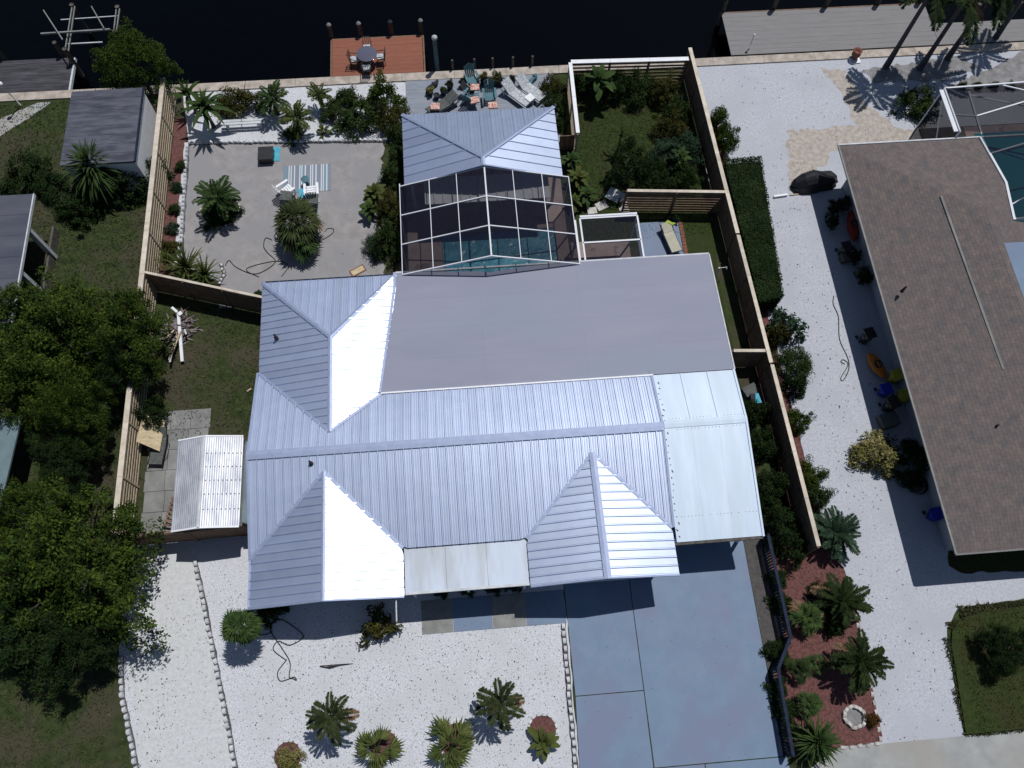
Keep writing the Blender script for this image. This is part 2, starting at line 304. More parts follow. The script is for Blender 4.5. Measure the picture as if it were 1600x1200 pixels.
# ================================================================ THE SETTING
SEA = 34.3
struct('ground', MB().prism(rect(-250, -200, 250, SEA - 0.02), -4, 0), 'grass')
wt = MB(); wt.add([(-300, SEA - 1, -1.0), (300, SEA - 1, -1.0), (300, 500, -1.0), (-300, 500, -1.0)], [(0, 1, 2, 3)]); struct('canal_water', wt, 'canal')
struct('canal_bed', MB().prism(rect(-250, SEA, 250, 500), -4.2, -4), 'grass')
sw = MB()
x = -60.0
while x < 70: sw.box(x + 1.5, SEA - 0.26, -0.42, 2.985, 0.56, 1.0); x += 3
struct('seawall', sw, 'cap')
gp = [(-15.5, 8.35), (-9.5, 8.35), (-9.5, 6), (-9, 5.6), (3.2, 5.6), (3.25, 3.62), (3.25, 3.5), (3.12, -2.4), (2.98, -12), (-14.1, -12), (-14.54, -0.74), (-15.55, 2.3), (-15.75, 4)]
sheet('front_gravel', gp, 'gravel', 2, 0.03)
sheet('gravel_path', [(-15.0, 8.2), (-12.95, 8.2), (-12.72, 7.29), (-11.57, 2.67), (-10.6, -1.06), (-8.5, -9), (-13.0, -10), (-14.3, -0.74), (-15.3, 3.5)], 'gravel_path', 3, 0.04)
sheet('side_shell_path', [(13.9, -2.3), (19.06, -2.3), (19.3, 0), (19.55, 1.9), (20.3, 2.75), (27, 3.2), (40, 3.4), (40, 33.77), (13.3, 33.77), (13.3, 26), (14.6, 20)], 'shell', 2, 0.03)
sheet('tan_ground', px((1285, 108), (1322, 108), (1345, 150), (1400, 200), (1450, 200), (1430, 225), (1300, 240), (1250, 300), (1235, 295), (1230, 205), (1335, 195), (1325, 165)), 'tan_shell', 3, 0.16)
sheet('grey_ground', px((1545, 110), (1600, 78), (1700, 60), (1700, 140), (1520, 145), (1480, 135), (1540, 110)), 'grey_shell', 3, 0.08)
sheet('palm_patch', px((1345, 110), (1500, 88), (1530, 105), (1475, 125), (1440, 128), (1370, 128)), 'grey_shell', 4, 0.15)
struct('right_lawn', MB().prism([(19.14, -2.2), (19.4, 0), (19.55, 1.3), (19.75, 1.85), (20.1, 2.2), (20.6, 2.42), (21.3, 2.52), (27, 2.85), (40, 3), (40, -2.1)], 0, .13), 'lawn')
sheet('lawn_by_house', px((1480, 860), (1600, 850), (1700, 850), (1700, 890), (1500, 895), (1484, 885)), 'lawn', 3, 0.06)
sheet('mulch_bed', [(12.5, 6.0), (13.6, 6.0), (13.6, 30), (14.4, 30), (14.9, 17.8), (15.15, 10), (15.3, 6.5), (15.9, 4), (15.8, 1), (15.66, -2.22), (11.75, -2.3), (11.6, 0.6), (12.5, 2)], 'mulch', 4, 0.05)
sheet('side_strip', [(11.5, 6.6), (12.35, 6.6), (12.5, 2.1), (11.5, 0.9)], 'brown_grit', 5)
for o, nm in ((0, 'road'),):
    sheet('street_pavement', [(13.7, -2.28), (19.1, -2.26), (45, -2.15), (45, -14), (12.2, -14), (12.0, -3.2)], 'pavement', 5)
sheet('grey_sand_yard', [(-14.72, 30.15), (-3.2, 29.6), (-3.0, 19.8), (-12.5, 19.9), (-12.5, 21.4), (-14.4, 22.3), (-14.6, 23.3)], 'sand', 3, 0.02)
sheet('white_gravel_bed', [(-15.3, 33.75), (-2.8, 33.75), (-2.8, 29.2), (-3.3, 29.6), (-14.72, 30.15)], 'gravel', 2, 0.03)
sheet('white_gravel_strip', rect(-14.95, 22.5, -14.55, 30.3), 'gravel', 2, 0.02)
sheet('mulch_strip', rect(-15.6, 21.4, -14.9, 32), 'mulch', 1, 0.04)
sheet('dark_garden_soil', rect(-4.2, 19.7, -2.9, 29.5), 'grass', 4, 0.15)
sheet('back_lawn', [(5.9, 22), (13.2, 22), (12.95, 33.5), (5.9, 33.5)], 'lawn', 2, 0.03)
sheet('side_turf', [(11.7, 13.9), (12.9, 13.9), (12.9, 23.6), (11.3, 23.6), (11.47, 19)], 'lawn', 3, 0.03)
sheet('side_soil', [(12.8, 6.9), (13.9, 6.9), (13.4, 21.2), (12.8, 21.2)], 'grass', 4, 0.06)
sheet('worn_soil', px((300, 500), (335, 505), (345, 560), (340, 700), (300, 640), (270, 600)), 'grass', 3, 0.12)
sheet('left_path', px((-30, 205), (-20, 195), (60, 160), (80, 160), (45, 185), (-20, 225)), 'pavement', 3, 0.03)

# driveway slabs, each one its own piece
drv = prop(thing('driveway', (7, 2, 0), None, None), kind='structure')
def slab(parent, poly, z0, z1, m, name='slab'): MB().prism(poly, z0, z1).build(name, m, parent)
g_ = 0.018
slab(drv, [(3.27, 0.53 + g_), (6.13, 0.53 + g_), (6.13, 3.7), (6.13, 6.4), (3.27, 6.4)], 0.0, 0.03, 'drive')
slab(drv, [(3.13, -2.4), (6.11, -2.4), (6.13, 0.53 - g_), (3.27, 0.53 - g_)], 0.0, 0.03, 'drive')
slab(drv, [(6.13 + 2 * g_, -2.4), (11.46, -2.4), (11.48, 6.6), (6.13 + 2 * g_, 6.6)], 0.0, 0.03, 'drive')
slab(drv, [(3.0, -8), (8.2, -8), (8.2, -2.44), (3.13, -2.44)], 0.0, 0.03, 'drive')
slab(drv, [(8.24, -8), (12.0, -8), (11.6, -2.44), (8.24, -2.44)], 0.0, 0.03, 'drive')
slab(drv, [(8.0, 6.65), (11.48, 6.65), (11.48, 13.4), (8.0, 13.4)], 0.0, 0.03, 'drive')
fw = prop(thing('front_walk', (0, 4, 0), None, None), kind='structure')
xs = [-3.0, -1.65, 0.05, 1.5, 3.22]
for i in range(4): slab(fw, rect(xs[i] + 0.01, 3.5, xs[i + 1] - 0.01, 4.9), 0, 0.035, 'concrete' if i % 2 == 0 else 'drive')
sp = prop(thing('slab_patio', (-14.3, 11.5, 0), None, None), kind='structure')
for j in range(6):
    for i in range(3):
        x0, y0 = -15.35 + i * 0.92 + (0.06 if j % 2 else 0), 8.75 + j * 0.97
        if x0 > -13.2 and j < 0: continue
        slab(sp, rect(x0, y0, x0 + 0.9, y0 + 0.95), 0, 0.03 + 0.006 * ((i + j) % 2), 'concrete')
pad = prop(thing('side_pad', (10.2, 20.5, 0), None, None), kind='structure')
slab(pad, rect(8.95, 19.3, 11.22, 23.4), 0, 0.03, 'drive')
for k in range(19): slab(pad, rect(11.25, 19.4 + k * 0.21, 11.45, 19.59 + k * 0.21), 0, 0.04, 'terracotta', 'brick')
st = prop(thing('stepping_stones', W(955, 320), None, None), kind='structure')
for (a, b, s1, s2, r) in ((965, 308, 1.2, 0.75, -0.6), (940, 322, 0.6, 0.5, 0.4), (925, 330, 0.5, 0.4, 0.1), (975, 328, 0.5, 0.5, 0.2)):
    p = W(a, b); MB().box(p[0], p[1], 0.03, s1, s2, 0.06, r).build('stone', 'offwhite' if s1 > 1 else 'rock', st)

# back terrace of boards beside the water
def boards(name, x0, y0, x1, y1, w, z0, z1, m, along='x', label=None, cat=None, parent_obj=None):
    o = parent_obj; t_ = o
    if along == 'x':
        n = int(round((y1 - y0) / w)); w = (y1 - y0) / n
        for k in range(n): MB().box((x0 + x1) / 2, y0 + (k + .5) * w, (z0 + z1) / 2 + rnd.uniform(-.003, .003), x1 - x0, w - 0.006, z1 - z0).build('board', m, t_)
    else:
        n = int(round((x1 - x0) / w)); w = (x1 - x0) / n
        for k in range(n): MB().box(x0 + (k + .5) * w, (y0 + y1) / 2, (z0 + z1) / 2 + rnd.uniform(-.003, .003), w - 0.006, y1 - y0, z1 - z0).build('board', m, t_)
td = prop(thing('terrace_deck', (1.3, 31, 0), None, None), kind='structure')
boards('t', -2.8, 28.9, 5.6, 33.75, 0.32, 0.0, 0.06, 'deck_blue', parent_obj=td)

def pile(p, h, r, parent, name='piling', z0=-3): MB().tube([(p[0], p[1], z0), (p[0], p[1], h)], r, 8).build(name, 'piling', parent)
# rust dock
dk = thing('dock', (-4.4, 35.7, -1), 'rust-red stained timber dock standing out over the dark canal', 'dock')
boards('d', -6.95, 34.35, -1.75, 37.1, 0.3, 0.0, 0.07, 'dock_rust', 'x', parent_obj=dk)
MB().box(-4.35, 37.16, -0.1, 5.3, 0.08, 0.25).box(-7.02, 35.7, -0.1, 0.08, 2.9, 0.25).box(-1.68, 35.7, -0.1, 0.08, 2.9, 0.25).build('fascia', 'brownwood', dk)
for i, x in enumerate((-7.0, -5.3, -3.5, -1.75)): pile((x, 37.35), 0.9, 0.13, dk); MB().lathe([(0.16, 0.9), (0.13, 0.95), (0.02, 1.08)], x, 37.35, 8).build('piling_cap', 'dark' if i == 2 else 'concrete', dk)
# grey dock on the right
d2 = thing('dock', (25, 36, -1), 'long lavender-grey dock along the seawall at upper right', 'dock')
boards('d', 16.15, 34.45, 28.6, 37.7, 0.36, 0.0, 0.06, 'dock_grey', 'x', parent_obj=d2)
boards('d', 28.62, 34.45, 42, 36.1, 0.36, 0.0, 0.06, 'dock_grey', 'x', parent_obj=d2)
MB().box(22.4, 37.76, -0.1, 12.6, 0.08, 0.3).build('fascia', 'brownwood', d2)
for x in (16.3, 19.4, 22.6, 25.8, 28.4): pile((x, 37.95), 1.6, 0.15, d2)
for x in (31.0, 33.5, 36): pile((x, 36.3), 1.2, 0.13, d2)
MB().tube([(17.3, 34.9, 0.06), (17.3, 34.9, 1.0)], 0.03, 6).build('light_post', 'alu', d2)
MB().lathe([(0.05, 0.98), (0.09, 1.05), (0.02, 1.15)], 17.3, 34.9, 8).build('lamp', 'white', d2)
# weathered dock on the left
d3 = thing('dock', (-26, 35.4, -1), 'dark weathered plank dock at upper left corner', 'dock')
boards('d', -34, 34.4, -21.65, 36.75, 0.29, -0.05, 0.02, 'old_deck', 'x', parent_obj=d3)
MB().box(-21.6, 35.55, -0.05, 0.1, 2.4, 0.2).build('fascia', 'offwhite', d3)
for x in (-29, -25.6, -22.3): pile((x, 36.95), 1.0, 0.13, d3)

# ================================================================ THE HOUSE
ZE, ZR = 2.7, 3.65
YR, YS, YN = 10.85, 6.7, 15.0
K = (ZR - ZE) / (YR - YS)
house = thing('house', (0, 11, 0), 'large house with ribbed silver metal gable roofs and a grey flat roof', 'house')
hw = MB().prism([(-9.2, 5.2), (-3.9, 5.2), (-3.9, 7.0), (2.1, 7.0), (2.1, 5.2), (7.3, 5.2), (7.3, 12.8), (11.1, 12.8), (11.1, 19.2), (-9.2, 19.2)], 0, 2.6)
hw.build('wall', 'wall', house)
def win(x, y, w, ax='x', z=1.4, h=1.1):
    fr = MB(); sx, sy = (w, 0.06) if ax == 'x' else (0.06, w)
    fr.box(x, y, z, sx, sy, h); f = fr.build('window', 'white', house)
    q = 0.04
    if ax == 'x': MB().box(x - w / 4, y, z, w / 2 - 0.1, 0.1, h - 0.14).build('pane', 'window', f); MB().box(x + w / 4, y, z, w / 2 - 0.1, 0.1, h - 0.14).build('pane', 'window', f)
    else: MB().box(x, y - w / 4, z, 0.1, w / 2 - 0.1, h - 0.14).build('pane', 'window', f); MB().box(x, y + w / 4, z, 0.1, w / 2 - 0.1, h - 0.14).build('pane', 'window', f)
for x in (-7.9, -5.3): win(x, 5.17, 1.5)
for x in (-2.6, 1.0): win(x, 6.97, 1.4)
dr = MB().box(-0.8, 6.96, 1.05, 1.0, 0.08, 2.1).build('door', 'white', house); MB().box(-0.42, 6.9, 1.0, 0.05, 0.06, 0.12).build('handle', 'black', dr)
gd = MB().box(4.7, 5.16, 1.1, 4.2, 0.08, 2.2).build('garage_door', 'white', house)
for k in range(1, 4): MB().box(4.7, 5.10, k * 0.55, 4.1, 0.03, 0.04).build('groove', 'offwhite', gd)
for y in (8, 11): win(-9.23, y, 1.3, 'y')
for y in (17,): win(-9.23, y, 1.3, 'y')
win(-6.5, 19.23, 1.8)
def panel(a0, a1, l0, l1, h0, h1, zf, axis, parent, m='metal', rib=0.085, ribh=0.045, th=0.03, name='roof_panel', ribs=1):
    """one roofing panel: between a0..a1 across, from (l0,l1) to (h0,h1) along the fall"""
    if (h0 - l0) < 0.02 and (h1 - l1) < 0.02: return
    P3 = (lambda a, r, dz: (a, r, zf(a, r) + dz)) if axis == 'x' else (lambda a, r, dz: (r, a, zf(r, a) + dz))
    mb = MB()
    def slabq(b0, b1, dz0, dz1, inset=0.0):
        t0, t1 = (b0 - a0) / (a1 - a0), (b1 - a0) / (a1 - a0)
        lo0, lo1 = l0 + (l1 - l0) * t0, l0 + (l1 - l0) * t1; hi0, hi1 = h0 + (h1 - h0) * t0, h0 + (h1 - h0) * t1
        hi0 = max(hi0, lo0); hi1 = max(hi1, lo1)
        q = [(b0, lo0), (b1, lo1), (b1, hi1), (b0, hi0)]
        vs = [P3(a, r, dz0) for a, r in q] + [P3(a + (inset if i in (0, 3) else -inset), r, dz1) for i, (a, r) in enumerate(q)]
        fs = [(3, 2, 1, 0), (4, 5, 6, 7), (0, 1, 5, 4), (1, 2, 6, 5), (2, 3, 7, 6), (3, 0, 4, 7)]
        if axis == 'y': fs = [f[::-1] for f in fs]
        mb.add(vs, fs)
    slabq(a0, a1, -th, 0)
    for r in range(ribs):
        o = a0 + (a1 - a0) * r / ribs
        slabq(o, o + rib, 0.0015, ribh, rib * .3)
    if m == 'metal' and axis == 'x' and a1 - a0 > .25:
        slabq(a0 + (a1 - a0) * .42, a0 + (a1 - a0) * .42 + .05, 0.0015, .012, .015); slabq(a0 + (a1 - a0) * .72, a0 + (a1 - a0) * .72 + .05, 0.0015, .012, .015)
    mb.build(name, m, parent)
def field(parent, a0, a1, w, lo, hi, zf, axis, m='metal', **kw):
    n = max(1, int(round((a1 - a0) / w))); w = (a1 - a0) / n
    for k in range(n):
        b0, b1 = a0 + k * w, a0 + (k + 1) * w
        e = 0.003
        panel(b0 + e, b1 - e, lo(b0 + e), lo(b1 - e), hi(b0 + e), hi(b1 - e), zf, axis, parent, m, **kw)
PW = 0.36
WX, WH, EX, EH = -6.53, 3.1, 4.72, 3.05
ZW = 3.45
def vdepth(): return (ZW - ZE) / K
def ylow(x):
    y = YS
    if abs(x - WX) < WH: y = YS + vdepth() * (1 - abs(x - WX) / WH)
    if abs(x - EX) < EH: y = YS + vdepth() * (1 - abs(x - EX) / EH)
    return y
zS = lambda x, y: ZE + (y - YS) * K
zN = lambda x, y: ZR - (y - YR) * K
field(house, -9.68, 7.83, PW, ylow, lambda x: YR, zS, 'x')
NX = -6.3
def yn(x):
    if x < NX: return 11.72 + (YN - 11.72) * min(1, (NX - x) / (NX + 9.6))
    if x < -4.15: return 11.72 + (13.45 - 11.72) * (x - NX) / (-4.15 - NX)
    return 13.45
field(house, -9.68, 7.83, PW, lambda x: YR, yn, zN, 'x')
def wing(cx, h, y0):
    kx = (ZW - ZE) / h; ya = YS + vdepth()
    zf = lambda x, y: ZW - kx * abs(x - cx)
    xw = lambda y: cx - h if y < YS else cx - h * (1 - (y - YS) / vdepth())
    xe = lambda y: cx + h if y < YS else cx + h * (1 - (y - YS) / vdepth())
    field(house, y0, ya, PW, xw, lambda y: cx, zf, 'y')
    field(house, y0, ya, PW, lambda y: cx, xe, zf, 'y')
    MB().prism([(cx - h + .1, y0 + 0.1), (cx, y0 + 0.1), (cx + h - .1, y0 + 0.1), (cx + h - .1, y0 + 0.2), (cx, y0 + 0.2), (cx - h + .1, y0 + 0.2)], 2.55, lambda x, y: zf(x, y) - 0.06).build('gable', 'white', house)
wing(WX, WH, 4.75); wing(EX, EH, 4.75)
# north-west wing with a hipped end
kx = (ZW - ZE) / 3.3; HY = 16.2; NYE = 19.6
zNW = lambda x, y: ZW - kx * abs(x - NX)
def xw(y):
    if y < YN: return NX - (NX + 9.62) * (y - 11.72) / (YN - 11.72)
    return -9.62
def xwh(y): return NX if y < HY else NX - (NX + 9.62) * (y - HY) / (NYE - HY)
field(house, 11.75, NYE, PW, xw, xwh, zNW, 'y')
XE = -3.4
def xe(y):
    if y < 13.45: return NX + (-4.15 - NX) * (y - 11.72) / (13.45 - 11.72)
    return -4.15 + (XE + 4.15) * min(1, (y - 13.45) / 5.4)
def xeh(y): return NX if y < HY else NX + (XE - NX) * (y - HY) / (NYE - HY)
field(house, 11.75, NYE, PW, xeh, xe, zNW, 'y')
def yh(x): return HY + (NYE - HY) * (abs(x - NX) / (NX + 9.62) if x < NX else (x - NX) / (XE - NX))
field(house, -9.62, XE, PW, yh, lambda x: NYE, lambda x, y: ZW - (y - HY) * (ZW - ZE) / (NYE - HY), 'x')
# trims
def cap(pts, w=0.26, m='metal_trim', h=0.05, name='ridge_cap', parent=house, dz=0.045):
    mb = MB()
    for a, b in zip(pts[:-1], pts[1:]):
        a, b = Vector(a), Vector(b); d = (b - a).normalized(); sd = d.cross(Vector((0, 0, 1))).normalized() * (w / 2); up = Vector((0, 0, dz + h / 2)); lo = Vector((0, 0, dz - h / 2 - w * .08)); md = up - Vector((0, 0, w * .10)) if name in ('ridge_cap',) else up
        vs = [q for p in (a, b) for q in (p - sd + lo, p + sd + lo, p + sd + md, p + up, p - sd + md)]
        mb.add(vs, [(0, 1, 2, 3, 4), (9, 8, 7, 6, 5), (1, 0, 5, 6), (2, 1, 6, 7), (3, 2, 7, 8), (4, 3, 8, 9), (0, 4, 9, 5)])
    mb.build(name, m, parent)
cap([(-9.7, YR, ZR), (7.85, YR, ZR)], 0.38)
cap([(WX, 4.72, ZW), (WX, YS + vdepth(), ZW)], 0.16); cap([(EX, 4.72, ZW), (EX, YS + vdepth(), ZW)], 0.3)
cap([(NX, 11.72, ZW), (NX, HY, ZW)], 0.2); cap([(NX, HY, ZW), (-9.62, NYE, ZE)], 0.22); cap([(NX, HY, ZW), (XE, NYE, ZE)], 0.22)
for (a, b) in (((EX, YS + vdepth(), ZW), (EX - EH, YS, ZE)), ((EX, YS + vdepth(), ZW), (EX + EH, YS, ZE)), ((WX, YS + vdepth(), ZW), (WX - WH, YS, ZE)), ((WX, YS + vdepth(), ZW), (WX + WH, YS, ZE))):
    cap([a, b], 0.14, name='valley_flashing', dz=0.03, h=0.03)
cap([(NX, 11.72, ZW), (-9.62, YN, ZE)], 0.12, name='valley_flashing', dz=0.03, h=0.03); cap([(NX, 11.72, ZW), (-4.15, 13.45, 3.06)], 0.12, name='valley_flashing', dz=0.03, h=0.03)
cap([(7.83, YR, ZR), (7.83, 6.7, ZE)], 0.10, name='rake_trim', dz=0.03); cap([(7.83, YR, ZR), (7.83, 13.45, zN(0, 13.45))], 0.10, name='rake_trim', dz=0.03)
cap([(-9.68, YR, ZR), (-9.66, YS, ZE)], 0.08, name='rake_trim', dz=0.03); cap([(-9.68, YR, ZR), (-9.66, YN, ZE)], 0.08, name='rake_trim', dz=0.03)
cap([(-9.64, 4.72, ZE), (-9.64, YS, ZE)], 0.08, name='eave_trim', dz=0.0)
for (p0, p1) in (((-9.64, 4.74, ZE), (WX, 4.74, ZW)), ((WX, 4.74, ZW), (WX + WH, 4.74, ZE)), ((EX - EH, 4.74, ZE), (EX, 4.74, ZW)), ((EX, 4.74, ZW), (EX + EH, 4.74, ZE))): cap([p0, p1], 0.06, name='rake_trim', dz=0.0, h=0.12)
cap([(-9.64, NYE + .03, ZE), (XE, NYE + .03, ZE)], 0.1, 'rail', name='gutter', dz=-0.05, h=0.1)
cap([(-4.15, 13.47, 3.08), (7.9, 13.47, 3.06)], 0.07, 'white', name='roof_joint_trim', dz=0.03, h=0.04)
# grey flat roof in three sheets, gently falling to the north
FN = 19.68
zf_ = lambda x, y: 3.05 - (y - 13.45) * (0.33 / 6.2)
flat = MB()
fx = [(-3.42, -4.17), (0.5, 0.5), (5.1, 5.1), (11.56, 11.56)]
for i in range(3):
    a, b = fx[i], fx[i + 1]; g2 = 0.0008
    n0 = FN if i else FN - 0.05
    ys = [13.5, 15.05, 16.6, 18.15]
    for j in range(4):
        y0, y1 = ys[j] + 0.0006, (ys[j + 1] if j < 3 else None)
        def lx(y): return a[1] + (a[0] - a[1]) * min(1, (y - 13.5) / 5.4) if i == 0 else a[0] + g2
        yy = y1 - 0.0006 if y1 else FN
        if i == 0 and not y1: yy = FN - 0.1
        poly = [(lx(y0), y0), (b[0] - g2, y0), (b[0] - g2, yy), (lx(yy), yy)]
        if not y1 and i == 0: poly = [(lx(y0), y0), (b[0] - g2, y0), (b[0] - g2, FN - 0.18), (-2.4, FN), (lx(yy), FN)]
        if not y1 and i == 1: poly = [(a[0] + g2, y0), (b[0] - g2, y0), (b[0] - g2, FN), (2.8, FN - 0.05), (1.1, FN - 0.28), (a[0] + g2, FN - 0.18)]
        MB().prism(poly, lambda x, y: zf_(x, y) - 0.10, lambda x, y, k=(j * 0.0012 + i * 0.0009): zf_(x, y) + k).build('roof_sheet', 'flatroof', house)
MB().prism([(7.75, 13.5), (11.56, 13.5), (11.56, 13.75), (7.75, 13.75)], lambda x, y: zf_(x, y) + 0.011, lambda x, y: zf_(x, y) + 0.02).build('roof_patch', 'flatroof', house)
cap([(-3.4, FN + .04, 2.70), (11.6, FN + .04, 2.70)], 0.08, 'offwhite', name='fascia', dz=-0.02, h=0.1)
cap([(11.6, FN, 2.7), (11.6, 13.5, 3.03)], 0.06, 'offwhite', name='fascia', dz=-0.03, h=0.12)
cap([(-4.2, 13.5, 3.07), (-3.45, 18.9, 2.86), (-3.44, 19.65, 2.80)], 0.12, name='valley_flashing', dz=0.05, h=0.03)
# porch roof
zp = lambda x, y: 2.56 + (y - 4.9) * 0.02
for i in range(3):
    x0 = -3.4 + i * 1.69
    MB().prism(rect(x0, 4.93, x0 + 1.68, YS + 0.02), lambda x, y: zp(x, y) - 0.08, zp).build('porch_roof_panel', 'porch_roof', house)
MB().box(-0.85, 4.88, 2.52, 5.1, 0.10, 0.12).build('gutter', 'offwhite', house)
for x in (-3.2, -0.9, 1.5): MB().box(x, 5.1, 1.24, 0.1, 0.1, 2.48).build('porch_post', 'white', house)
# carport roof
CR, CYR = 3.42, 11.0
zcs = lambda x, y: 2.66 + (y - 6.05) * (CR - 2.66) / (CYR - 6.05)
zcn = lambda x, y: CR - (y - CYR) * 0.16
for i, (a, b) in enumerate(((7.88, 9.1), (9.1, 10.3), (10.3, 11.5))):
    panel(a, b, 6.08, 6.08, CYR, CYR, zcs, 'x', house, 'pan_roof', rib=0.012, ribh=0.003, th=0.08, name='carport_roof_panel')
    panel(a, b, CYR, CYR, 13.48, 13.48, zcn, 'x', house, 'pan_roof', rib=0.05, ribh=0.03, th=0.08, name='carport_roof_panel')
cap([(7.95, CYR, CR), (11.55, CYR, CR)], 0.34, 'pan_roof', h=0.03, dz=0.02)
cap([(11.53, CYR, CR), (11.53, 6.05, 2.66)], 0.09, 'pan_roof', name='rake_trim', dz=0.02); cap([(11.53, CYR, CR), (11.55, 13.5, 3.02)], 0.09, 'pan_roof', name='rake_trim', dz=0.02)
MB().box(9.65, 6.02, 2.56, 3.75, 0.10, 0.12).build('gutter', 'piling', house)
sc_ = MB()
for k in range(22):
    x = 8.2 + k * 0.152
    for y, zf in ((7.1, zcs), (10.75, zcs), (11.25, zcn)):
        if rnd.random() < .8: sc_.box(x, y, zf(x, y) + 0.006, 0.022, 0.022, 0.02)
for k in range(26):
    y = 6.3 + k * 0.27; x = 7.98 + rnd.uniform(-.03, .1); sc_.box(x, y, (zcs if y < CYR else zcn)(x, y) + 0.006, 0.04, rnd.uniform(.03, .12), 0.02, rnd.random())
prop(sc_.build('roof_screws', 'piling', house), kind='stuff')
for (x, y) in ((8.1, 6.4), (11.2, 6.4), (11.2, 9), (11.2, 12)): MB().box(x, y, 1.3, 0.12, 0.12, 2.56).build('carport_post', 'white', house)
# vent pipes
for (a, b, z) in ((431, 527, 3.1), (486, 724, 3.6)):
    p = W(a, b, z); MB().lathe([(0.1, z - 0.15), (0.09, z + 0.02), (0.05, z + 0.06), (0.05, z + 0.28)], p[0], p[1], 8).build('vent_pipe', 'dark', house)

# ---------------------------------------------------------------- gazebo roof
gz = thing('gazebo', (1.1, 27, 0), 'open pavilion under a ribbed silver hip roof behind the pool cage', 'pavilion')
GX, GH, GY0, GY1, GA, GZ = 1.1, 3.95, 24.6, 29.05, 25.05, 4.05
kz = (GZ - 2.7) / GH
gzE = lambda x, y: GZ - kz * abs(x - GX)
gx = lambda y: GX if y < GA else None
field(gz, GY0, GY1, 0.56, lambda y: GX - GH, lambda y: GX if y < GA else GX - GH * (y - GA) / (GY1 - GA), gzE, 'y')
field(gz, GY0, GY1, 0.56, lambda y: GX if y < GA else GX + GH * (y - GA) / (GY1 - GA), lambda y: GX + GH, gzE, 'y')
field(gz, GX - GH, GX + GH, 0.56, lambda x: GA + (GY1 - GA) * abs(x - GX) / GH, lambda x: GY1, lambda x, y: GZ - (y - GA) * (GZ - 2.7) / (GY1 - GA), 'x')
for a, b in (((GX, GY0, GZ), (GX, GA, GZ)), ((GX, GA, GZ), (GX - GH, GY1, 2.7)), ((GX, GA, GZ), (GX + GH, GY1, 2.7))): cap([a, b], 0.2, parent=gz)
for s in (-1, 1): cap([(GX, GY0 - .02, GZ), (GX + s * GH, GY0 - .02, 2.7)], 0.08, name='rake_trim', parent=gz, dz=0.0, h=0.14)
for (x, y) in ((-2.5, 25), (4.7, 25), (-2.5, 28.7), (4.7, 28.7), (1.1, 28.7)): MB().box(x, y, 1.3, 0.14, 0.14, 2.6).build('post', 'white', gz)
field(gz, -1.9, 4.35, 0.45, lambda x: 23.65, lambda x: 25.2, lambda x, y: 2.42 + (y - 23.6) * 0.01, 'x', 'white', name='lower_roof_panel')

# ---------------------------------------------------------------- pool, deck and pool cage
pd = MB()
PX0, PX1, PY0, PY1 = -1.25, 4.65, 19.9, 23.4
for r in (rect(-3.0, 19.3, PX0, 28.8), rect(PX1, 19.3, 5.3, 28.8), rect(PX0, PY1, PX1, 28.8)): pd.prism(r, 0, 0.1)
G['pooldeck'] = mat('tan_pool_deck', (0.24, 0.18, 0.165), (0.31, 0.24, 0.22), 1.5, 0.8, speck=[(1.6, 0.62, (0.10, 0.08, 0.08), 0.6)])
struct('pool_deck', pd, 'pooldeck')
struct('pool_water', MB().prism(rect(PX0 + .02, 19.3, PX1 - .02, PY1 - .02), 0.0, 0.05), 'poolwater')
cg = thing('pool_cage', (1.1, 22.2, 0), 'screened pool cage with white frame and gabled top beside the house', 'pool cage')
CX0, CX1, CZE, CZR = -3.08, 5.32, 2.75, 3.95
CG = 1.13
zc = lambda x, y=0: CZR - (CZR - CZE) * (abs(x - CG) / (CG - CX0) if x < CG else (x - CG) / (CX1 - CG))
rows = [24.55, 22.85, 21.2, 19.55]
cols = [CX0, -1.6, -0.25, CG, 2.5, 3.95, CX1]
def bar(a, b, w=0.05, h=0.09, name='beam', parent=cg): MB().beam(a, b, w, h).build(name, 'alu', parent)
for y in rows:
    bar((CX0, y, CZE), (CG, y, CZR)); bar((CG, y, CZR), (CX1, y, CZE))
for x in cols: w = 0.07 if x == CG else 0.034; bar((x, rows[0], zc(x)), (x, rows[-1], zc(x)), w, 0.07, 'purlin')
bar((CX0 - .02, 24.9, 2.5), (CX0 - .02, 19.6, 2.5), .05, .06, 'purlin')
for y in rows:
    for x in (CX0, CX1): bar((x, y, 0.1), (x, y, CZE), .06, .06, 'post')
for j in range(3):
    for i in range(6):
        x0, x1, y0, y1 = cols[i], cols[i + 1], rows[j + 1], rows[j]
        mb = MB(); mb.add([(x0, y0, zc(x0) + .005), (x1, y0, zc(x1) + .005), (x1, y1, zc(x1) + .005), (x0, y1, zc(x0) + .005)], [(0, 1, 2, 3)]); mb.build('screen_panel', 'screen', cg)
for x in (CX0, CX1):
    for j in range(3):
        mb = MB(); mb.add([(x, rows[j], 0.1), (x, rows[j + 1], 0.1), (x, rows[j + 1], CZE), (x, rows[j], CZE)], [(0, 1, 2, 3)]); mb.build('side_screen', 'screen', cg)
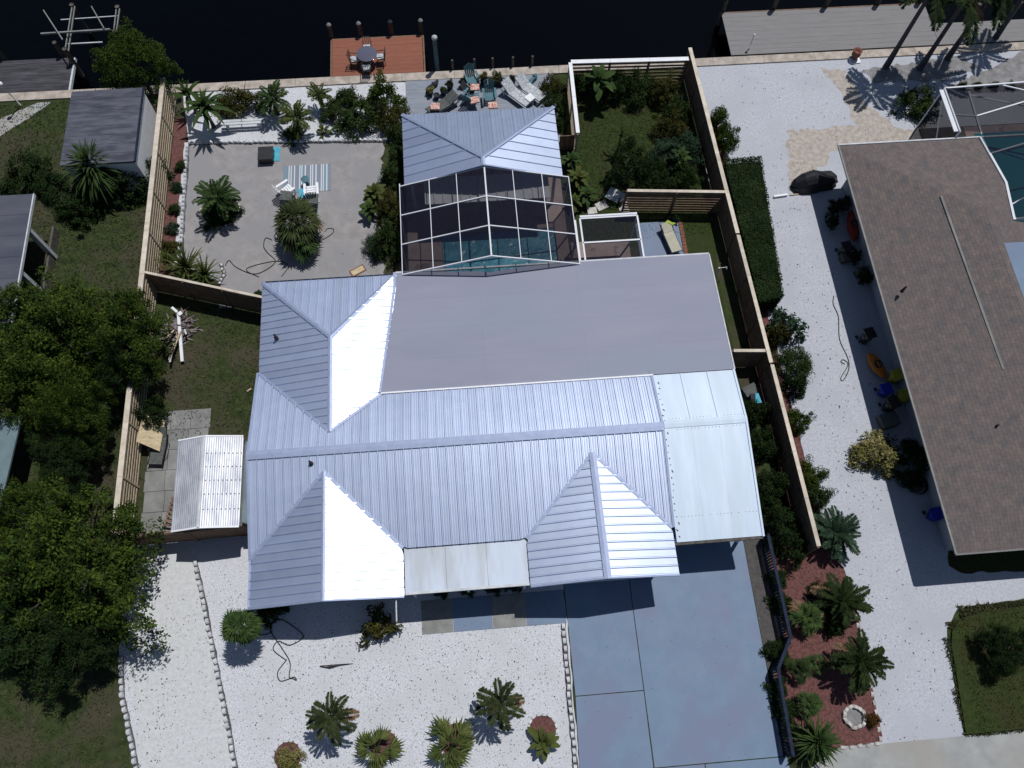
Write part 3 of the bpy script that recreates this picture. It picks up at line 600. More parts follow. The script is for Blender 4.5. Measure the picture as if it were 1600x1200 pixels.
# small lanai
ln = thing('screen_room', (7, 20.9, 0), 'small flat-topped screen room between pool cage and side pad', 'screen room')
lp = [W(906, 342, 2.6), W(995, 335, 2.6), W(1003, 402, 2.6), W(912, 405, 2.6)]
LX0, LX1, LY0, LY1 = lp[0][0], lp[1][0], 19.3, lp[0][1]
for a, b in (((LX0, LY0), (LX0, LY1)), ((LX1, LY0), (LX1, LY1)), ((LX0, LY1), (LX1, LY1)), ((LX0, LY0), (LX1, LY0)), ((LX0, (LY0 + LY1) / 2 + .05), (LX1, (LY0 + LY1) / 2 + .05))):
    bar((*a, 2.6), (*b, 2.6), .08, .08, 'beam', ln)
bar((LX0 - .25, LY0, 2.5), (LX0 - .25, LY1, 2.5), .12, .06, 'gutter', ln); bar((LX0, LY1 + .1, 2.62), (LX1, LY1 + .1, 2.62), .1, .1, 'fascia', ln)
for a in ((LX0, LY1), (LX1, LY1), (LX1, LY0)): bar((*a, 0), (*a, 2.6), .07, .07, 'post', ln)
ym = (LY0 + LY1) / 2 + .05
for y0, y1 in ((LY0, ym), (ym, LY1)):
    mb = MB(); mb.add([(LX0, y0, 2.6), (LX1, y0, 2.6), (LX1, y1, 2.6), (LX0, y1, 2.6)], [(0, 1, 2, 3)]); mb.build('screen_panel', 'screen', ln)
sheet('lanai_floor', rect(LX0 - .2, 19.3, LX1, LY1 + .3), 'pooldeck', 3)
MB_ = MB().box(LX0 + 1.0, LY0 + 0.9, 0.7, 1.7, 0.8, 0.06); t = thing('dining_table', (LX0 + 1.0, LY0 + .9, 0), 'pale table inside the small screen room', 'table'); MB_.build('tabletop', 'offwhite', t)
for sx in (-.7, .7):
    for sy in (-.3, .3): MB().box(LX0 + 1 + sx, LY0 + .9 + sy, .34, .06, .06, .68).build('leg', 'offwhite', t)

# ---------------------------------------------------------------- right neighbour's house
nh = thing('house', (24, 15, 0), 'neighbouring house with brown shingle roof along the right edge', 'house')
NX0, NX1, NY0, NY1 = 19.35, 30.0, 4.7, 25.6; RZ = 4.15; hipw = (NX1 - NX0) / 2; rk = (RZ - 2.7) / hipw
MB().prism(rect(NX0 + 1.15, NY0 + .6, 26.5, NY1 - .6), 0, 2.6).build('wall', 'wall', nh)
cxn = (NX0 + NX1) / 2
def roofface(pts, name='roof_slope', m='shingle', th=0.1, parent=nh):
    n = len(pts); mb = MB(); vs = [(p[0], p[1], p[2] - th) for p in pts] + list(pts)
    mb.add(vs, [tuple(range(n))[::-1], tuple(range(n, 2 * n))] + [(i, (i + 1) % n, n + (i + 1) % n, n + i) for i in range(n)]); return mb.build(name, m, parent)
a_, b_, c_, d_ = (NX0, NY0, 2.7), (NX1, NY0, 2.7), (NX1, NY1, 2.7), (NX0, NY1, 2.7); e_, f_ = (cxn, NY0 + hipw, RZ), (cxn, NY1 - hipw, RZ)
roofface([a_, e_, f_, d_][::-1]); roofface([a_, b_, e_])
CXR = 26.86; tq = (CXR - f_[0]) / (NX1 - f_[0]); zq = RZ + (2.7 - RZ) * tq
zE = lambda x: RZ - (x - cxn) * rk
hxp = (26.5, f_[1] + (NY1 - f_[1]) * (26.5 - cxn) / hipw, zE(26.5)); sxp = (26.15, 19.9, zE(26.15))
roofface([(26.8, NY1, 2.7), d_, f_, hxp]); roofface([f_, (cxn, 19.9, RZ), sxp, hxp]); roofface([(NX1, NY0, 2.7), (NX1, 19.9, 2.7), (cxn, 19.9, RZ), e_])
cap([(26.82, NY1, 2.72), hxp, sxp], .12, 'alu', parent=nh, name='gutter', dz=0.02, h=.1)
MB().beam(W(1470, 307, 3.72), W(1567, 577, 3.72), .11, .1).build('ridge_vent', 'concrete', nh)
cap([(NX0, NY0, 2.72), (NX0, NY1, 2.72)], 0.08, 'concrete', parent=nh, name='drip_edge', dz=0, h=.05)
cap([(NX0, NY1 + .03, 2.72), (NX1, NY1 + .03, 2.72)], 0.08, 'offwhite', parent=nh, name='gutter', dz=-.02, h=.1)
cap([(NX0, NY0 - .02, 2.70), (NX1, NY0 - .02, 2.70)], 0.06, 'concrete', parent=nh, name='fascia', dz=-.03, h=.1)
for (a, b) in ((1412, 452), (1555, 667)):
    p = W(a, b, 3.4); MB().lathe([(0.09, 3.2), (0.05, 3.55), (0.05, 3.65)], p[0], p[1], 8).build('vent_pipe', 'black', nh)
for y in (8, 12, 16, 20): 
    f = MB().box(NX0 + 1.13, y, 1.4, 0.06, 1.3, 1.1).build('window', 'white', nh); MB().box(NX0 + 1.11, y, 1.4, .08, 1.15, .95).build('pane', 'window', f)
# flat metal section on the right roof
p = [W(1562, 380, 4.05), W(1700, 372, 4.05), W(1760, 520, 4.05), W(1612, 530, 4.05)]
roofface([p[0], p[3], p[2], p[1]], 'metal_roof_section', 'drive', 0.15)

# right neighbour's pool cage
nc = thing('pool_cage', (28, 27, 0), 'screened pool cage with white frame behind the brown shingle roof', 'pool cage')
zt = 3.1
A = W(1476, 138, zt); Bx = A[0]
x0c, y1c = A[0], A[1]; x1c = x0c + 9; y0c = 25.75
bx2 = W(1508, 138, zt)[0]
def nb(a, b, w=.09, h=.09, n='beam'): MB().beam(a, b, w, h).build(n, 'alu', nc)
ED = [(26.98, y1c, 2.9), (26.86, 25.7, 2.86), (26.2, 19.9, 3.74)]
nb((x0c, y0c, zt), (x0c, y1c, zt)); nb((x0c - .16, y0c + .05, zt - .06), (x0c - .16, y1c - .05, zt - .06), .24, .05, 'gutter'); nb(ED[0], ED[1]); nb((x0c, y1c, zt), (x1c, y1c, zt + .3), .08, .08)
q1 = y1c - (y1c - y0c) * 0.62
nb((x0c, q1, zt), (ED[0][0] - .04, q1, 2.9), .07, .07); nb((ED[0][0] - .04, q1, 2.92), (x1c, q1 + 1.6, 3.7), .07, .07); nb((26.7, 24.3, 3.05), (x1c, 25.9, 3.9), .07, .07); nb((26.22, 19.95, 3.75), (x1c, 20.4, 4.0), .09, .09)
nb((26.3, 20.8, 3.65), (x1c, 24.6, 3.9), .05, .05, 'brace'); nb((28.6, y1c, 3.15), (x1c, y1c - 3, 3.7), .06, .06); nb((27.2, y1c, 2.5), (x1c, y1c - 2.5, 2.6), .1, .04, 'brace')
nb((x0c, y1c, zt), (x0c, y1c, 0), .07, .07, 'post'); nb((x0c, y0c, zt), (x0c, y0c, 0), .07, .07, 'post'); nb((x0c, y1c - .05, zt - .1), (x0c, y0c - .1, 0.1), .05, .05, 'brace')
for pts_ in ([(x0c, y0c, zt), (ED[1][0], y0c, 2.9), ED[0], (x0c, y1c, zt)], [ED[1], (x1c, 25.7, 3.9), (x1c, y1c, 3.4), ED[0]], [ED[2], (x1c, 19.9, 4.0), (x1c, 25.7, 3.9), ED[1]]):
    mb = MB(); mb.add([(p[0], p[1], p[2] + .06) for p in pts_], [(0, 1, 2, 3)]); mb.build('screen_panel', 'screen', nc)
mb = MB(); mb.add([(x0c, y0c, 0), (x0c, y1c, 0), (x0c, y1c, zt), (x0c, y0c, zt)], [(0, 1, 2, 3)]); mb.build('side_screen', 'screen', nc)
mb = MB(); mb.add([(x0c, y1c, 0), (x1c, y1c, 0), (x1c, y1c, zt), (x0c, y1c, zt)], [(0, 1, 2, 3)]); mb.build('side_screen', 'screen', nc)
npd = MB().prism(rect(x0c + .1, 20.0, x1c, y1c - .1), 0, .07); struct('neighbour_pool_deck', npd, 'brown_grit')
struct('pool_coping', MB().prism(rect(28.2, 20.1, x1c - .05, 28.4), 0, .09), 'pooldeck')
struct('neighbour_pool_water', MB().prism(rect(28.7, 20.5, x1c - .1, 27.9), 0.02, .10), 'poolclear')

# ---------------------------------------------------------------- left neighbours
ls = thing('shed', (-19.3, 30, 0), 'flat grey-roofed shed with a white side wall left of the slat fence', 'shed')
q = [W(112, 143, 2.4), W(223, 142, 2.4), W(222, 232, 2.4), W(108, 226, 2.4)]
lx0, ly1, lx1, ly0 = q[0][0], q[0][1], q[1][0], W(220, 252, 2.4)[1]
n = 8
G['shedgrey'] = mat('old_grey_metal_roof', (0.075, 0.08, 0.105), (0.115, 0.12, 0.15), 1.2, 0.6, metal=.2, stretch=(0.7, 3, 1), big=(0.05, 0.055, 0.075), bigscale=0.8, objrand=0.06)
for k in range(n):
    h_ = (ly1 - ly0) / n; MB().prism(rect(lx0, ly0 + k * h_ + .006, lx1, ly0 + (k + 1) * h_ - .006), 2.3, lambda x, y: 2.4 + (x - lx0) * .01).build('roof_panel', 'shedgrey', ls)
MB().prism(rect(lx0 + .1, ly0 + .1, lx1 - .02, ly1 - .1), 0, 2.3).build('wall', 'white', ls)
MB().box(lx1 + .03, (ly0 + ly1) / 2, 2.42, .08, ly1 - ly0, .1).build('gutter', 'rail', ls)
lh = thing('house', (-26, 22, 0), 'left neighbour building with dark flat grey roof and side posts', 'house')
q = [W(48, 303, 2.8), W(25, 480, 2.8)]
hx = (q[0][0] + q[1][0]) / 2; hy1, hy0 = q[0][1], q[1][1] - .8
G['darkroof'] = mat('dark_grey_roof', (0.055, 0.06, 0.085), (0.085, 0.09, 0.115), 0.8, 0.75, stretch=(.5, 2, 1), objrand=.05)
for k in range(6):
    h_ = (hy1 - hy0) / 6; MB().prism(rect(-34, hy0 + k * h_ + .005, hx, hy0 + (k + 1) * h_ - .005), 2.65, 2.8 + (k % 2) * .003).build('roof_sheet', 'darkroof', lh)
MB().box(hx + .03, (hy0 + hy1) / 2, 2.74, .06, hy1 - hy0, .16).build('fascia', 'offwhite', lh)
MB().prism(rect(-34, hy0 + .4, hx - 1.6, hy1 - .4), 0, 2.6).build('wall', 'wall', lh)
MB().box(hx - .1, (hy0 + hy1) / 2, .3, .1, hy1 - hy0 - .8, .6).build('low_wall', 'piling', lh)
for k, y in enumerate((hy1 - 2.0, hy1 - 4.4)): MB().beam((hx - .1, y + .1, 2.7), (hx - .1, y + .1, 0), .25, .2).build('post', 'offwhite', lh)
tp = thing('carport', (-25.5, 13, 0), 'pale teal roofed carport half hidden under the trees at left edge', 'carport')
G['tealroof'] = mat('pale_teal_roof', (0.10, 0.15, 0.17), (0.15, 0.21, 0.23), 1.2, 0.6)
q = W(26, 700, 2.4)
MB().prism([(-30, q[1] - 2.6), (q[0] - .3, q[1] - 2.6), (q[0], q[1] + 1.6), (-30, q[1] + 1.8)], 2.3, 2.4).build('roof', 'tealroof', tp)
for y in (q[1] - 2.3, q[1] + 1.3):
    for x in (-29, q[0] - .6): MB().box(x, y, 1.15, .1, .1, 2.3).build('post', 'offwhite', tp)

# ---------------------------------------------------------------- garden shed by the house
sd = thing('shed', (-11.6, 10.2, 0), 'small shed with white corrugated gable roof beside the big house', 'shed')
SX0, SXR, SX1, SY0, SY1 = -13.05, -11.8, -10.25, 8.22, 12.15
zsh = lambda x, y: (2.75 - (SXR - x) * .28) if x < SXR else (2.75 - (x - SXR) * .22)
MB().prism(rect(SX0 + .1, SY0 + .15, SX1 - .1, SY1 - .15), 0, 2.3).build('wall', 'offwhite', sd)
for (a, b, n, m) in ((SX0, SXR, 14, 'shed_roof'), (SXR, SX1, 17, 'shed_roof')):
    w_ = (b - a) / n
    for k in range(n):
        x0, x1 = a + k * w_, a + (k + 1) * w_; xm = (x0 + x1) / 2; mb = MB()
        vs = [(x0, SY0, zsh(x0, 0)), (xm, SY0, zsh(xm, 0) + .010), (x1, SY0, zsh(x1, 0)), (x0, SY1, zsh(x0, 0)), (xm, SY1, zsh(xm, 0) + .010), (x1, SY1, zsh(x1, 0))]
        vs += [(p[0], p[1], p[2] - .03) for p in vs]
        mb.add(vs, [(0, 1, 4, 3), (1, 2, 5, 4), (9, 10, 7, 6), (10, 11, 8, 7), (0, 6, 7, 1), (1, 7, 8, 2), (3, 4, 10, 9), (4, 5, 11, 10)]); mb.build('roof_corrugation', m, sd)
cap([(SXR, SY0 - .03, 2.78), (SXR, SY1 + .03, 2.78)], .1, 'offwhite', parent=sd, dz=.03)
for y in (SY0 - .03, SY1 + .03):
    cap([(SX0, y, zsh(SX0, 0)), (SXR, y, 2.76)], .07, 'white', parent=sd, name='gable_trim', dz=0); cap([(SXR, y, 2.76), (SX1, y, zsh(SX1, 0))], .07, 'white', parent=sd, name='gable_trim', dz=0)
sc_ = MB()
for y in (8.95, 9.6, 10.2, 10.8, 11.4):
    for k in range(9): sc_.box(SXR + .15 + k * .17, y, zsh(SXR + .15 + k * .17, 0) + .03, .035, .035, .03)
prop(sc_.build('roof_screws', 'piling', sd), kind='stuff')
q = [W(377, 690, 2.2), W(388, 700, 2.2), W(383, 820, 2.2), W(370, 822, 2.2)]
MB().prism([(SX1 + .04, SY0 + .2), (SX1 + .45, SY0 + .1), (SX1 + .45, SY1 - .5), (SX1 + .04, SY1 - .1)], 1.5, lambda x, y: 2.2 - (x - SX1) * .5).build('side_lean_to', 'tealroof', sd)

# ================================================================ FENCES
def fence(p0, p1, label, h=1.8, bay=2.4, slats=7, gap=0.5, m='rawwood', capm='capwood', inner=1, capw=0.24, boards_=None, slat_side=1):
    """posts, separate horizontal slats and a flat cap in every bay; slat_side +1 puts slats left of p0->p1"""
    p0, p1 = Vector((*p0, 0)), Vector((*p1, 0)); L = (p1 - p0).length; d = (p1 - p0) / L; nrm = Vector((-d.y, d.x, 0)) * slat_side
    f = thing('fence', tuple(p0), label, 'fence'); n = max(1, round(L / bay)); b = L / n; rz = atan2(d.y, d.x)
    sh = (h - 0.08) / slats
    for i in range(n + 1):
        c = p0 + d * (b * i) + nrm * 0.0; MB().box(c.x, c.y, h / 2 - .02, .1, .1, h - .04, rz).build('post', m, f)
    for i in range(n):
        c = p0 + d * (b * (i + .5)); c2 = c + nrm * .07
        for k in range(slats):
            MB().box(c2.x, c2.y, 0.06 + sh * (k + .5), b - .012, .025, sh * gap, rz + rnd.uniform(-.002, .002)).build('slat', m, f)
        for s_ in ((0.5,) if boards_ else ()):
            pass
        cc = c; MB().box(cc.x, cc.y, h + .015 + rnd.uniform(0, .004), b - .01, capw, .035, rz).build('cap_board', capm, f)
    for i in range(1, n * 1):
        c = p0 + d * (b * i) + nrm * .10; MB().box(c.x, c.y, h / 2, .09, .03, h - .05, rz).build('batten', m, f)
    return f
fence((-15.66, 33.2), (-15.66, 18.6), 'tan slat fence with pale flat cap on the left side of the sand yard', slats=7, gap=.42, slat_side=1)
fence((-15.66, 18.5), (-15.66, 8.4), 'tan slat fence beside the plywood sheet and slab patio, under the tree branches', slats=7, gap=.42, slat_side=1)
fence((-15.6, 21.15), (-9.85, 19.35), 'brown plank fence crossing from the spiky plants to the house corner', slats=9, gap=.96, m='brownwood', slat_side=-1, capw=.12)
fence((-15.5, 8.3), (-9.9, 8.45), 'brown plank fence between the corrugated shed and the front gravel', slats=9, gap=.96, m='brownwood', slat_side=-1, capw=.1, capm='brownwood', h=1.7)
fence((13.15, 33.45), (13.55, 21.3), 'long brown fence with pale cap between the back lawn and the shell drive', slats=10, gap=.86, m='brownwood', slat_side=-1, capw=.2)
fence((13.56, 21.2), (13.8, 14.2), 'brown fence with pale cap running beside the clipped box hedge', slats=10, gap=.9, m='brownwood', slat_side=-1, capw=.18)
fence((13.82, 14.1), (14.1, 5.6), 'brown fence with pale cap ending beside the carport and red mulch bed', slats=10, gap=.9, m='brownwood', slat_side=-1, capw=.18)
fence(W2(892, 97, 1.8), W2(1076, 92, 1.8), 'low-slatted pale fence along the seawall behind the dark shrubs', slats=7, gap=.45, m='brownwood', capm='white', slat_side=-1, capw=.26)
fence(W2(891, 98, 1.8), W2(903, 208, 1.8), 'short white-capped fence between gazebo roof and back lawn', slats=7, gap=.5, m='rawwood', capm='white', slat_side=-1, capw=.2)
fence(W2(980, 298, 1.8), W2(1136, 300, 1.8), 'brown slat fence dividing the back lawn from the concrete side pad', slats=8, gap=.6, m='brownwood', capm='capwood', slat_side=-1, capw=.16)
fence(W2(1146, 548, 1.8), W2(1196, 548, 1.8), 'short brown fence closing the side passage behind the carport', bay=1.6, slats=8, gap=.9, m='brownwood', slat_side=-1, capw=.15)
gt = thing('gate', W(888, 232, 0), 'low brown timber gate beside the gazebo roof corner', 'gate')
g0, g1 = W(875, 212, 1.2), W(903, 210, 1.2)
for k in range(8): MB().box(g0[0] + (k + .5) * (g1[0] - g0[0]) / 8, g0[1], .6, (g1[0] - g0[0]) / 8 - .01, .04, 1.15).build('board', 'brownwood', gt)
MB().box((g0[0] + g1[0]) / 2, g0[1] + .04, 1.0, g1[0] - g0[0], .04, .1).build('rail', 'brownwood', gt)
# railing beside the driveway
rf = thing('railing', (12.2, 2, 0), 'dark blue metal railing between the driveway and the red mulch', 'railing')
rp = [(12.32, 6.4), (12.40, 2.1), (11.62, 0.9), (11.55, -2.35)]
for a, b in zip(rp[:-1], rp[1:]):
    MB().beam((*a, 1.0), (*b, 1.0), .13, .06).build('rail', 'rail', rf); MB().beam((*a, .15), (*b, .15), .08, .06).build('rail', 'rail', rf)
    L = hypot(b[0] - a[0], b[1] - a[1]); n = max(2, int(L / .12))
    mb = MB()
    for k in range(1, n): t_ = k / n; mb.box(a[0] + (b[0] - a[0]) * t_, a[1] + (b[1] - a[1]) * t_, .57, .05, .05, .85)
    prop(mb.build('pickets', 'rail', rf), kind='stuff')
for p in rp + [(12.36, 4.2), (11.58, -.8)]: MB().box(p[0], p[1], .53, .09, .09, 1.06).build('post', 'rail', rf)

# ================================================================ EDGING STONES
def edging(pts, label, step=0.3, m='stone', closed=False, size=(.23, .13, .2)):
    f = thing('garden_edging', (pts[0][0], pts[0][1], 0), label, 'edging'); ms = None
    mb = MB(); n = 5; w, dd, hh = size
    prof = [(-w / 2, 0), (w / 2, 0), (w / 2, hh * .55), (w * .3, hh * .85), (0, hh), (-w * .3, hh * .85), (-w / 2, hh * .55)]
    k = len(prof); vs = [(x, -dd / 2, z) for x, z in prof] + [(x, dd / 2, z) for x, z in prof]
    mb.add(vs, [tuple(range(k)), tuple(range(k, 2 * k))[::-1]] + [(i + k, (i + 1) % k + k, (i + 1) % k, i) for i in range(k)])
    me = mb.mesh('edging_stone', m)
    pp = [Vector((*p, 0)) for p in pts]; 
    if closed: pp.append(pp[0])
    if not closed and m == 'stone':
        for i, (a, b) in enumerate(zip(pp[:-1], pp[1:])):
            d = (b - a).normalized(); q = Vector((-d.y, d.x, 0)) * .11; sheet('soil_strip', [tuple((a + q)[:2]), tuple((b + q)[:2]), tuple((b - q)[:2]), tuple((a - q)[:2])], 'brown_grit', 6 + i, .03)  # not soil: dark strip painting the shade in the gaps between stones
    for a, b in zip(pp[:-1], pp[1:]):
        L = (b - a).length; n = max(1, round(L / step)); rz = atan2((b - a).y, (b - a).x)
        for i in range(n):
            c = a.lerp(b, (i + .5) / n) - pp[0]
            link('edging_stone', me, f, (c.x + rnd.uniform(-.02, .02), c.y + rnd.uniform(-.02, .02), rnd.uniform(-.02, .01)), (rnd.uniform(-.08, .08), 0, rz + rnd.uniform(-.15, .15)))
    return f
edging([(3.05, 3.5), (2.95, -3.2)], 'row of scalloped edging stones between white gravel and blue-grey driveway', .3)
edging([(-12.81, 7.4), (-11.57, 2.67), (-10.5, -1.6)], 'row of edging stones curving through the front gravel', .29)
edging([(-15.62, 3.6), (-15.45, 2.2), (-14.45, -1.2)], 'row of edging stones between the left lawn and the gravel path', .29)
edging([(-14.7, 30.2), (-3.9, 29.65)], 'row of scalloped stones between the white gravel bed and grey sand', .27)
edging([(-14.75, 30.1), (-14.62, 23.3)], 'row of white edging stones beside the narrow mulch strip', .27)
edging(px((345, 412), (351, 428), (342, 446)), 'short row of white stones around the spiky plant bed', .2, size=(.14, .1, .08))
def ring(cx, cy, r, n=14): return [(cx + r * cos(2 * pi * k / n), cy + r * sin(2 * pi * k / n)) for k in range(n)]
def circle_bed(a, b, r, label, m='mulch', em='stone'):
    p = W2(a, b); sheet('mulch_circle', ring(p[0], p[1], r, 20), m, 6, .03); edging(ring(p[0], p[1], r + .02, max(8, int(2 * pi * r / .22))), label, .22, closed=True, m=em, size=(.18, .1, .1))
circle_bed(600, 1165, .62, 'ring of stones around the red mulch under the folded fan palm'); circle_bed(712, 1157, .68, 'ring of stones around the red mulch under the grassy fan palm')
circle_bed(848, 1140, .58, 'ring of stones around the broad-leaf plant nearest the driveway'); circle_bed(450, 1182, .58, 'ring of stones around the croton bush at the bottom edge')
circle_bed(345, 330, 1.0, 'ring of pale stones around the palm in the sand yard', 'grass', 'rock')
pr = W2(1334, 1120); edging(ring(pr[0], pr[1], .42, 12), 'small empty stone ring lying in the red mulch', .22, closed=True, m='rock'); sheet('soil_circle', ring(pr[0], pr[1], .4, 16), 'grey_shell', 6)
edging([(13.8, -2.3), (15.6, -2.25), (15.75, 0.8), (15.8, 4)], 'line of rough stones along the right edge of the red mulch', .34, 'rock', size=(.2, .12, .1))

# ================================================================ PLANTS
def leaves(nc, nl, R, cr, leaf, seed, shell=0.55, flat=.5):
    """leaf clumps through the volume of an uneven crown -> V, F arrays"""
    g = np.random.default_rng(seed); d = g.normal(size=(nc, 3)); d /= np.linalg.norm(d, axis=1)[:, None]; d[:, 2] = np.abs(d[:, 2]) * 1.0 - 0.15
    lump = 1 + .22 * np.sin(3 * np.arctan2(d[:, 1], d[:, 0]) + seed) + .14 * np.sin(5 * np.arctan2(d[:, 1], d[:, 0]) + 2 * seed)
    rad = (shell + (1 - shell) * g.random(nc) ** .6) * lump * g.uniform(.82, 1.08, nc); C = d * rad[:, None] * np.array(R)
    cs = cr * g.uniform(.6, 1.3, nc)
    c = np.repeat(C, nl, 0); s = np.repeat(cs, nl); o = g.normal(size=(nc * nl, 3)); o /= np.linalg.norm(o, axis=1)[:, None]; o *= (g.random(nc * nl) ** .4 * s)[:, None]; o[:, 2] *= .7
    P_ = c + o
    nrm = o / (np.linalg.norm(o, axis=1)[:, None] + 1e-6) * .7 + g.normal(size=P_.shape) * .55; nrm[:, 2] = np.abs(nrm[:, 2]) + flat; nrm /= np.linalg.norm(nrm, axis=1)[:, None]
    a = np.cross(nrm, g.normal(size=P_.shape)); a /= np.linalg.norm(a, axis=1)[:, None]; b = np.cross(nrm, a)
    l = (leaf * g.uniform(.6, 1.35, len(P_)))[:, None]
    V = np.stack([P_ - a * l, P_ - b * l * .42 + nrm * l * .1, P_ + a * l, P_ + b * l * .42 + nrm * l * .1], 1).reshape(-1, 3)
    F = np.arange(len(V)).reshape(-1, 4); return V, F
LM = {}
def leafmesh(kind, m, nc, nl, cr, leaf, seed, R=(1, 1, 1)):
    k = (kind, m, seed)
    if k not in LM: V, F = leaves(nc, nl, R, cr, leaf, seed); LM[k] = fastmesh('foliage', V, F, m)
    return LM[k]
def shrub(name, p, r, h, label, m='leaf_mid', cat='shrub', seed=1, dens='s', trunk=.0, group=None, rz=None, ry=None):
    """r: crown radius, h: crown height, trunk: height of bare stem"""
    t = thing(name, (p[0], p[1], 0), label, cat, group, rz if rz is not None else rnd.uniform(0, 6.28))
    spec = {'t': (230, 105, .15, .025), 's': (60, 55, .30, .075), 'm': (60, 80, .26, .055), 'x': (26, 30, .34, .13), 'f': (90, 110, .24, .034)}[dens]
    nm = 'crown' if dens in 'tf' and h > 2 else 'foliage'
    link(nm, leafmesh(dens, m, *spec, seed), t, (0, 0, trunk + h * .12), None, (r / 1.05, (ry or r) / 1.05, h * .85))
    mb = MB(); g = random.Random(seed + int(r * 100)); tr = .03 + r * .035
    mb.tube([(0, 0, 0), (.03, .02, trunk * .6 + .05), (0, .04, trunk + h * .3)], [tr * 1.3, tr, tr * .6], 7)
    for k in range(6 if r > 1.2 else 4):
        a = k * 1.1 + g.uniform(0, .6); mb.tube([(0, .02, trunk * .7 + h * .08), (cos(a) * r * .4, sin(a) * r * .4, trunk + h * .35), (cos(a) * r * .75, sin(a) * r * .75, trunk + h * .6)], [tr * .6, tr * .35, tr * .12], 5)
    mb.build('trunk' if nm == 'crown' else 'stem', 'bark', t, local=True)
    return t
# fronds ---------------------------------------------------------
def pinnate(m, droop=.5, n=22, wid=.2, lw=.03, seed=0):
    k = ('pin', m, droop, wid, seed)
    if k in LM: return LM[k]
    V = []; F = []; g = random.Random(seed)
    def ax(t): return Vector((t * (1 - .12 * droop * t), 0, .32 * t - .62 * droop * t * t))
    def quad(a, b, c, d): i = len(V); V.extend([a, b, c, d]); F.append((i, i + 1, i + 2, i + 3))
    for i in range(8):
        a, b = ax(i / 8), ax((i + 1) / 8); w = .014 * (1.1 - i / 8); quad(a - Vector((0, w, 0)), a + Vector((0, w, 0)), b + Vector((0, w * .8, 0)), b - Vector((0, w * .8, 0)))
    for i in range(n):
        t = .12 + .87 * i / n; c = ax(t); L = wid * (sin(pi * min(1, t * .85 + .12)) ** .6) * g.uniform(.8, 1.1)
        for s in (-1, 1):
            tip = c + Vector((L * .55, s * L, -.3 * L + g.uniform(-.05, .03))); mid = c.lerp(tip, .45) + Vector((0, 0, .04 * L))
            w = Vector((lw, -s * .012, 0)); quad(c - w * .5, mid - w, tip, mid + w)
    LM[k] = fastmesh('frond', V, F, m); return LM[k]
def fan(m, n=13, seed=0, spread=2.5, pet=.46):
    k = ('fan', m, n, seed)
    if k in LM: return LM[k]
    V = []; F = []; g = random.Random(seed)
    def quad(a, b, c, d): i = len(V); V.extend([a, b, c, d]); F.append((i, i + 1, i + 2, i + 3))
    hub = Vector((pet, 0, .2)); w = .018
    quad(Vector((0, -w, 0)), Vector((0, w, 0)), hub + Vector((0, w * .6, 0)), hub - Vector((0, w * .6, 0)))
    for i in range(n):
        a = -spread / 2 * 1.0 + spread * i / (n - 1); L = .60 * (1 - .16 * abs(a)) * g.uniform(.8, 1.15)
        d = Vector((cos(a), sin(a), 0)); s = Vector((-sin(a), cos(a), 0)) * (.040)
        mid = hub + d * L * .6 + Vector((0, 0, .01 if i % 2 else -.02)); tip = hub + d * L + Vector((0, 0, -.16 - .08 * g.random()))
        quad(hub, mid - s, tip, mid + s)
    LM[k] = fastmesh('frond', V, F, m); return LM[k]
def sword(m, w=.045, droop=.3, seed=0):
    k = ('sw', m, w, droop)
    if k in LM: return LM[k]
    V = []; F = []; N = 5
    for i in range(N + 1):
        t = i / N; c = Vector((t * .85, 0, .62 * t - (.55 * droop + .2) * t * t)); ww = w * (1 - t) ** .6 * (1 if t else .6)
        V += [c + Vector((0, -ww, ww * .4)), c, c + Vector((0, ww, ww * .4))]
    for i in range(N):
        for j in range(2): a = i * 3 + j; F.append((a, a + 1, a + 4, a + 3))
    LM[k] = fastmesh('leaf', V, F, m); return LM[k]
def broad(m, w=.17, droop=.7):
    k = ('br', m, w, droop)
    if k in LM: return LM[k]
    V = []; F = []; N = 8
    for i in range(N + 1):
        t = i / N; c = Vector((t * .92, 0, .55 * t - droop * .8 * t * t)); u = max(0, (t - .15) / .85); ww = .012 if t < .16 else w * (sin(pi * min(.999, u * .93 + .05)) ** .55); zig = .02 * (i % 2)
        V += [c + Vector((0, -ww, ww * .3 - zig)), c, c + Vector((0, ww, ww * .3 - zig))]
    for i in range(N):
        for j in range(2): a = i * 3 + j; F.append((a, a + 1, a + 4, a + 3))
    LM[k] = fastmesh('leaf', V, F, m); return LM[k]
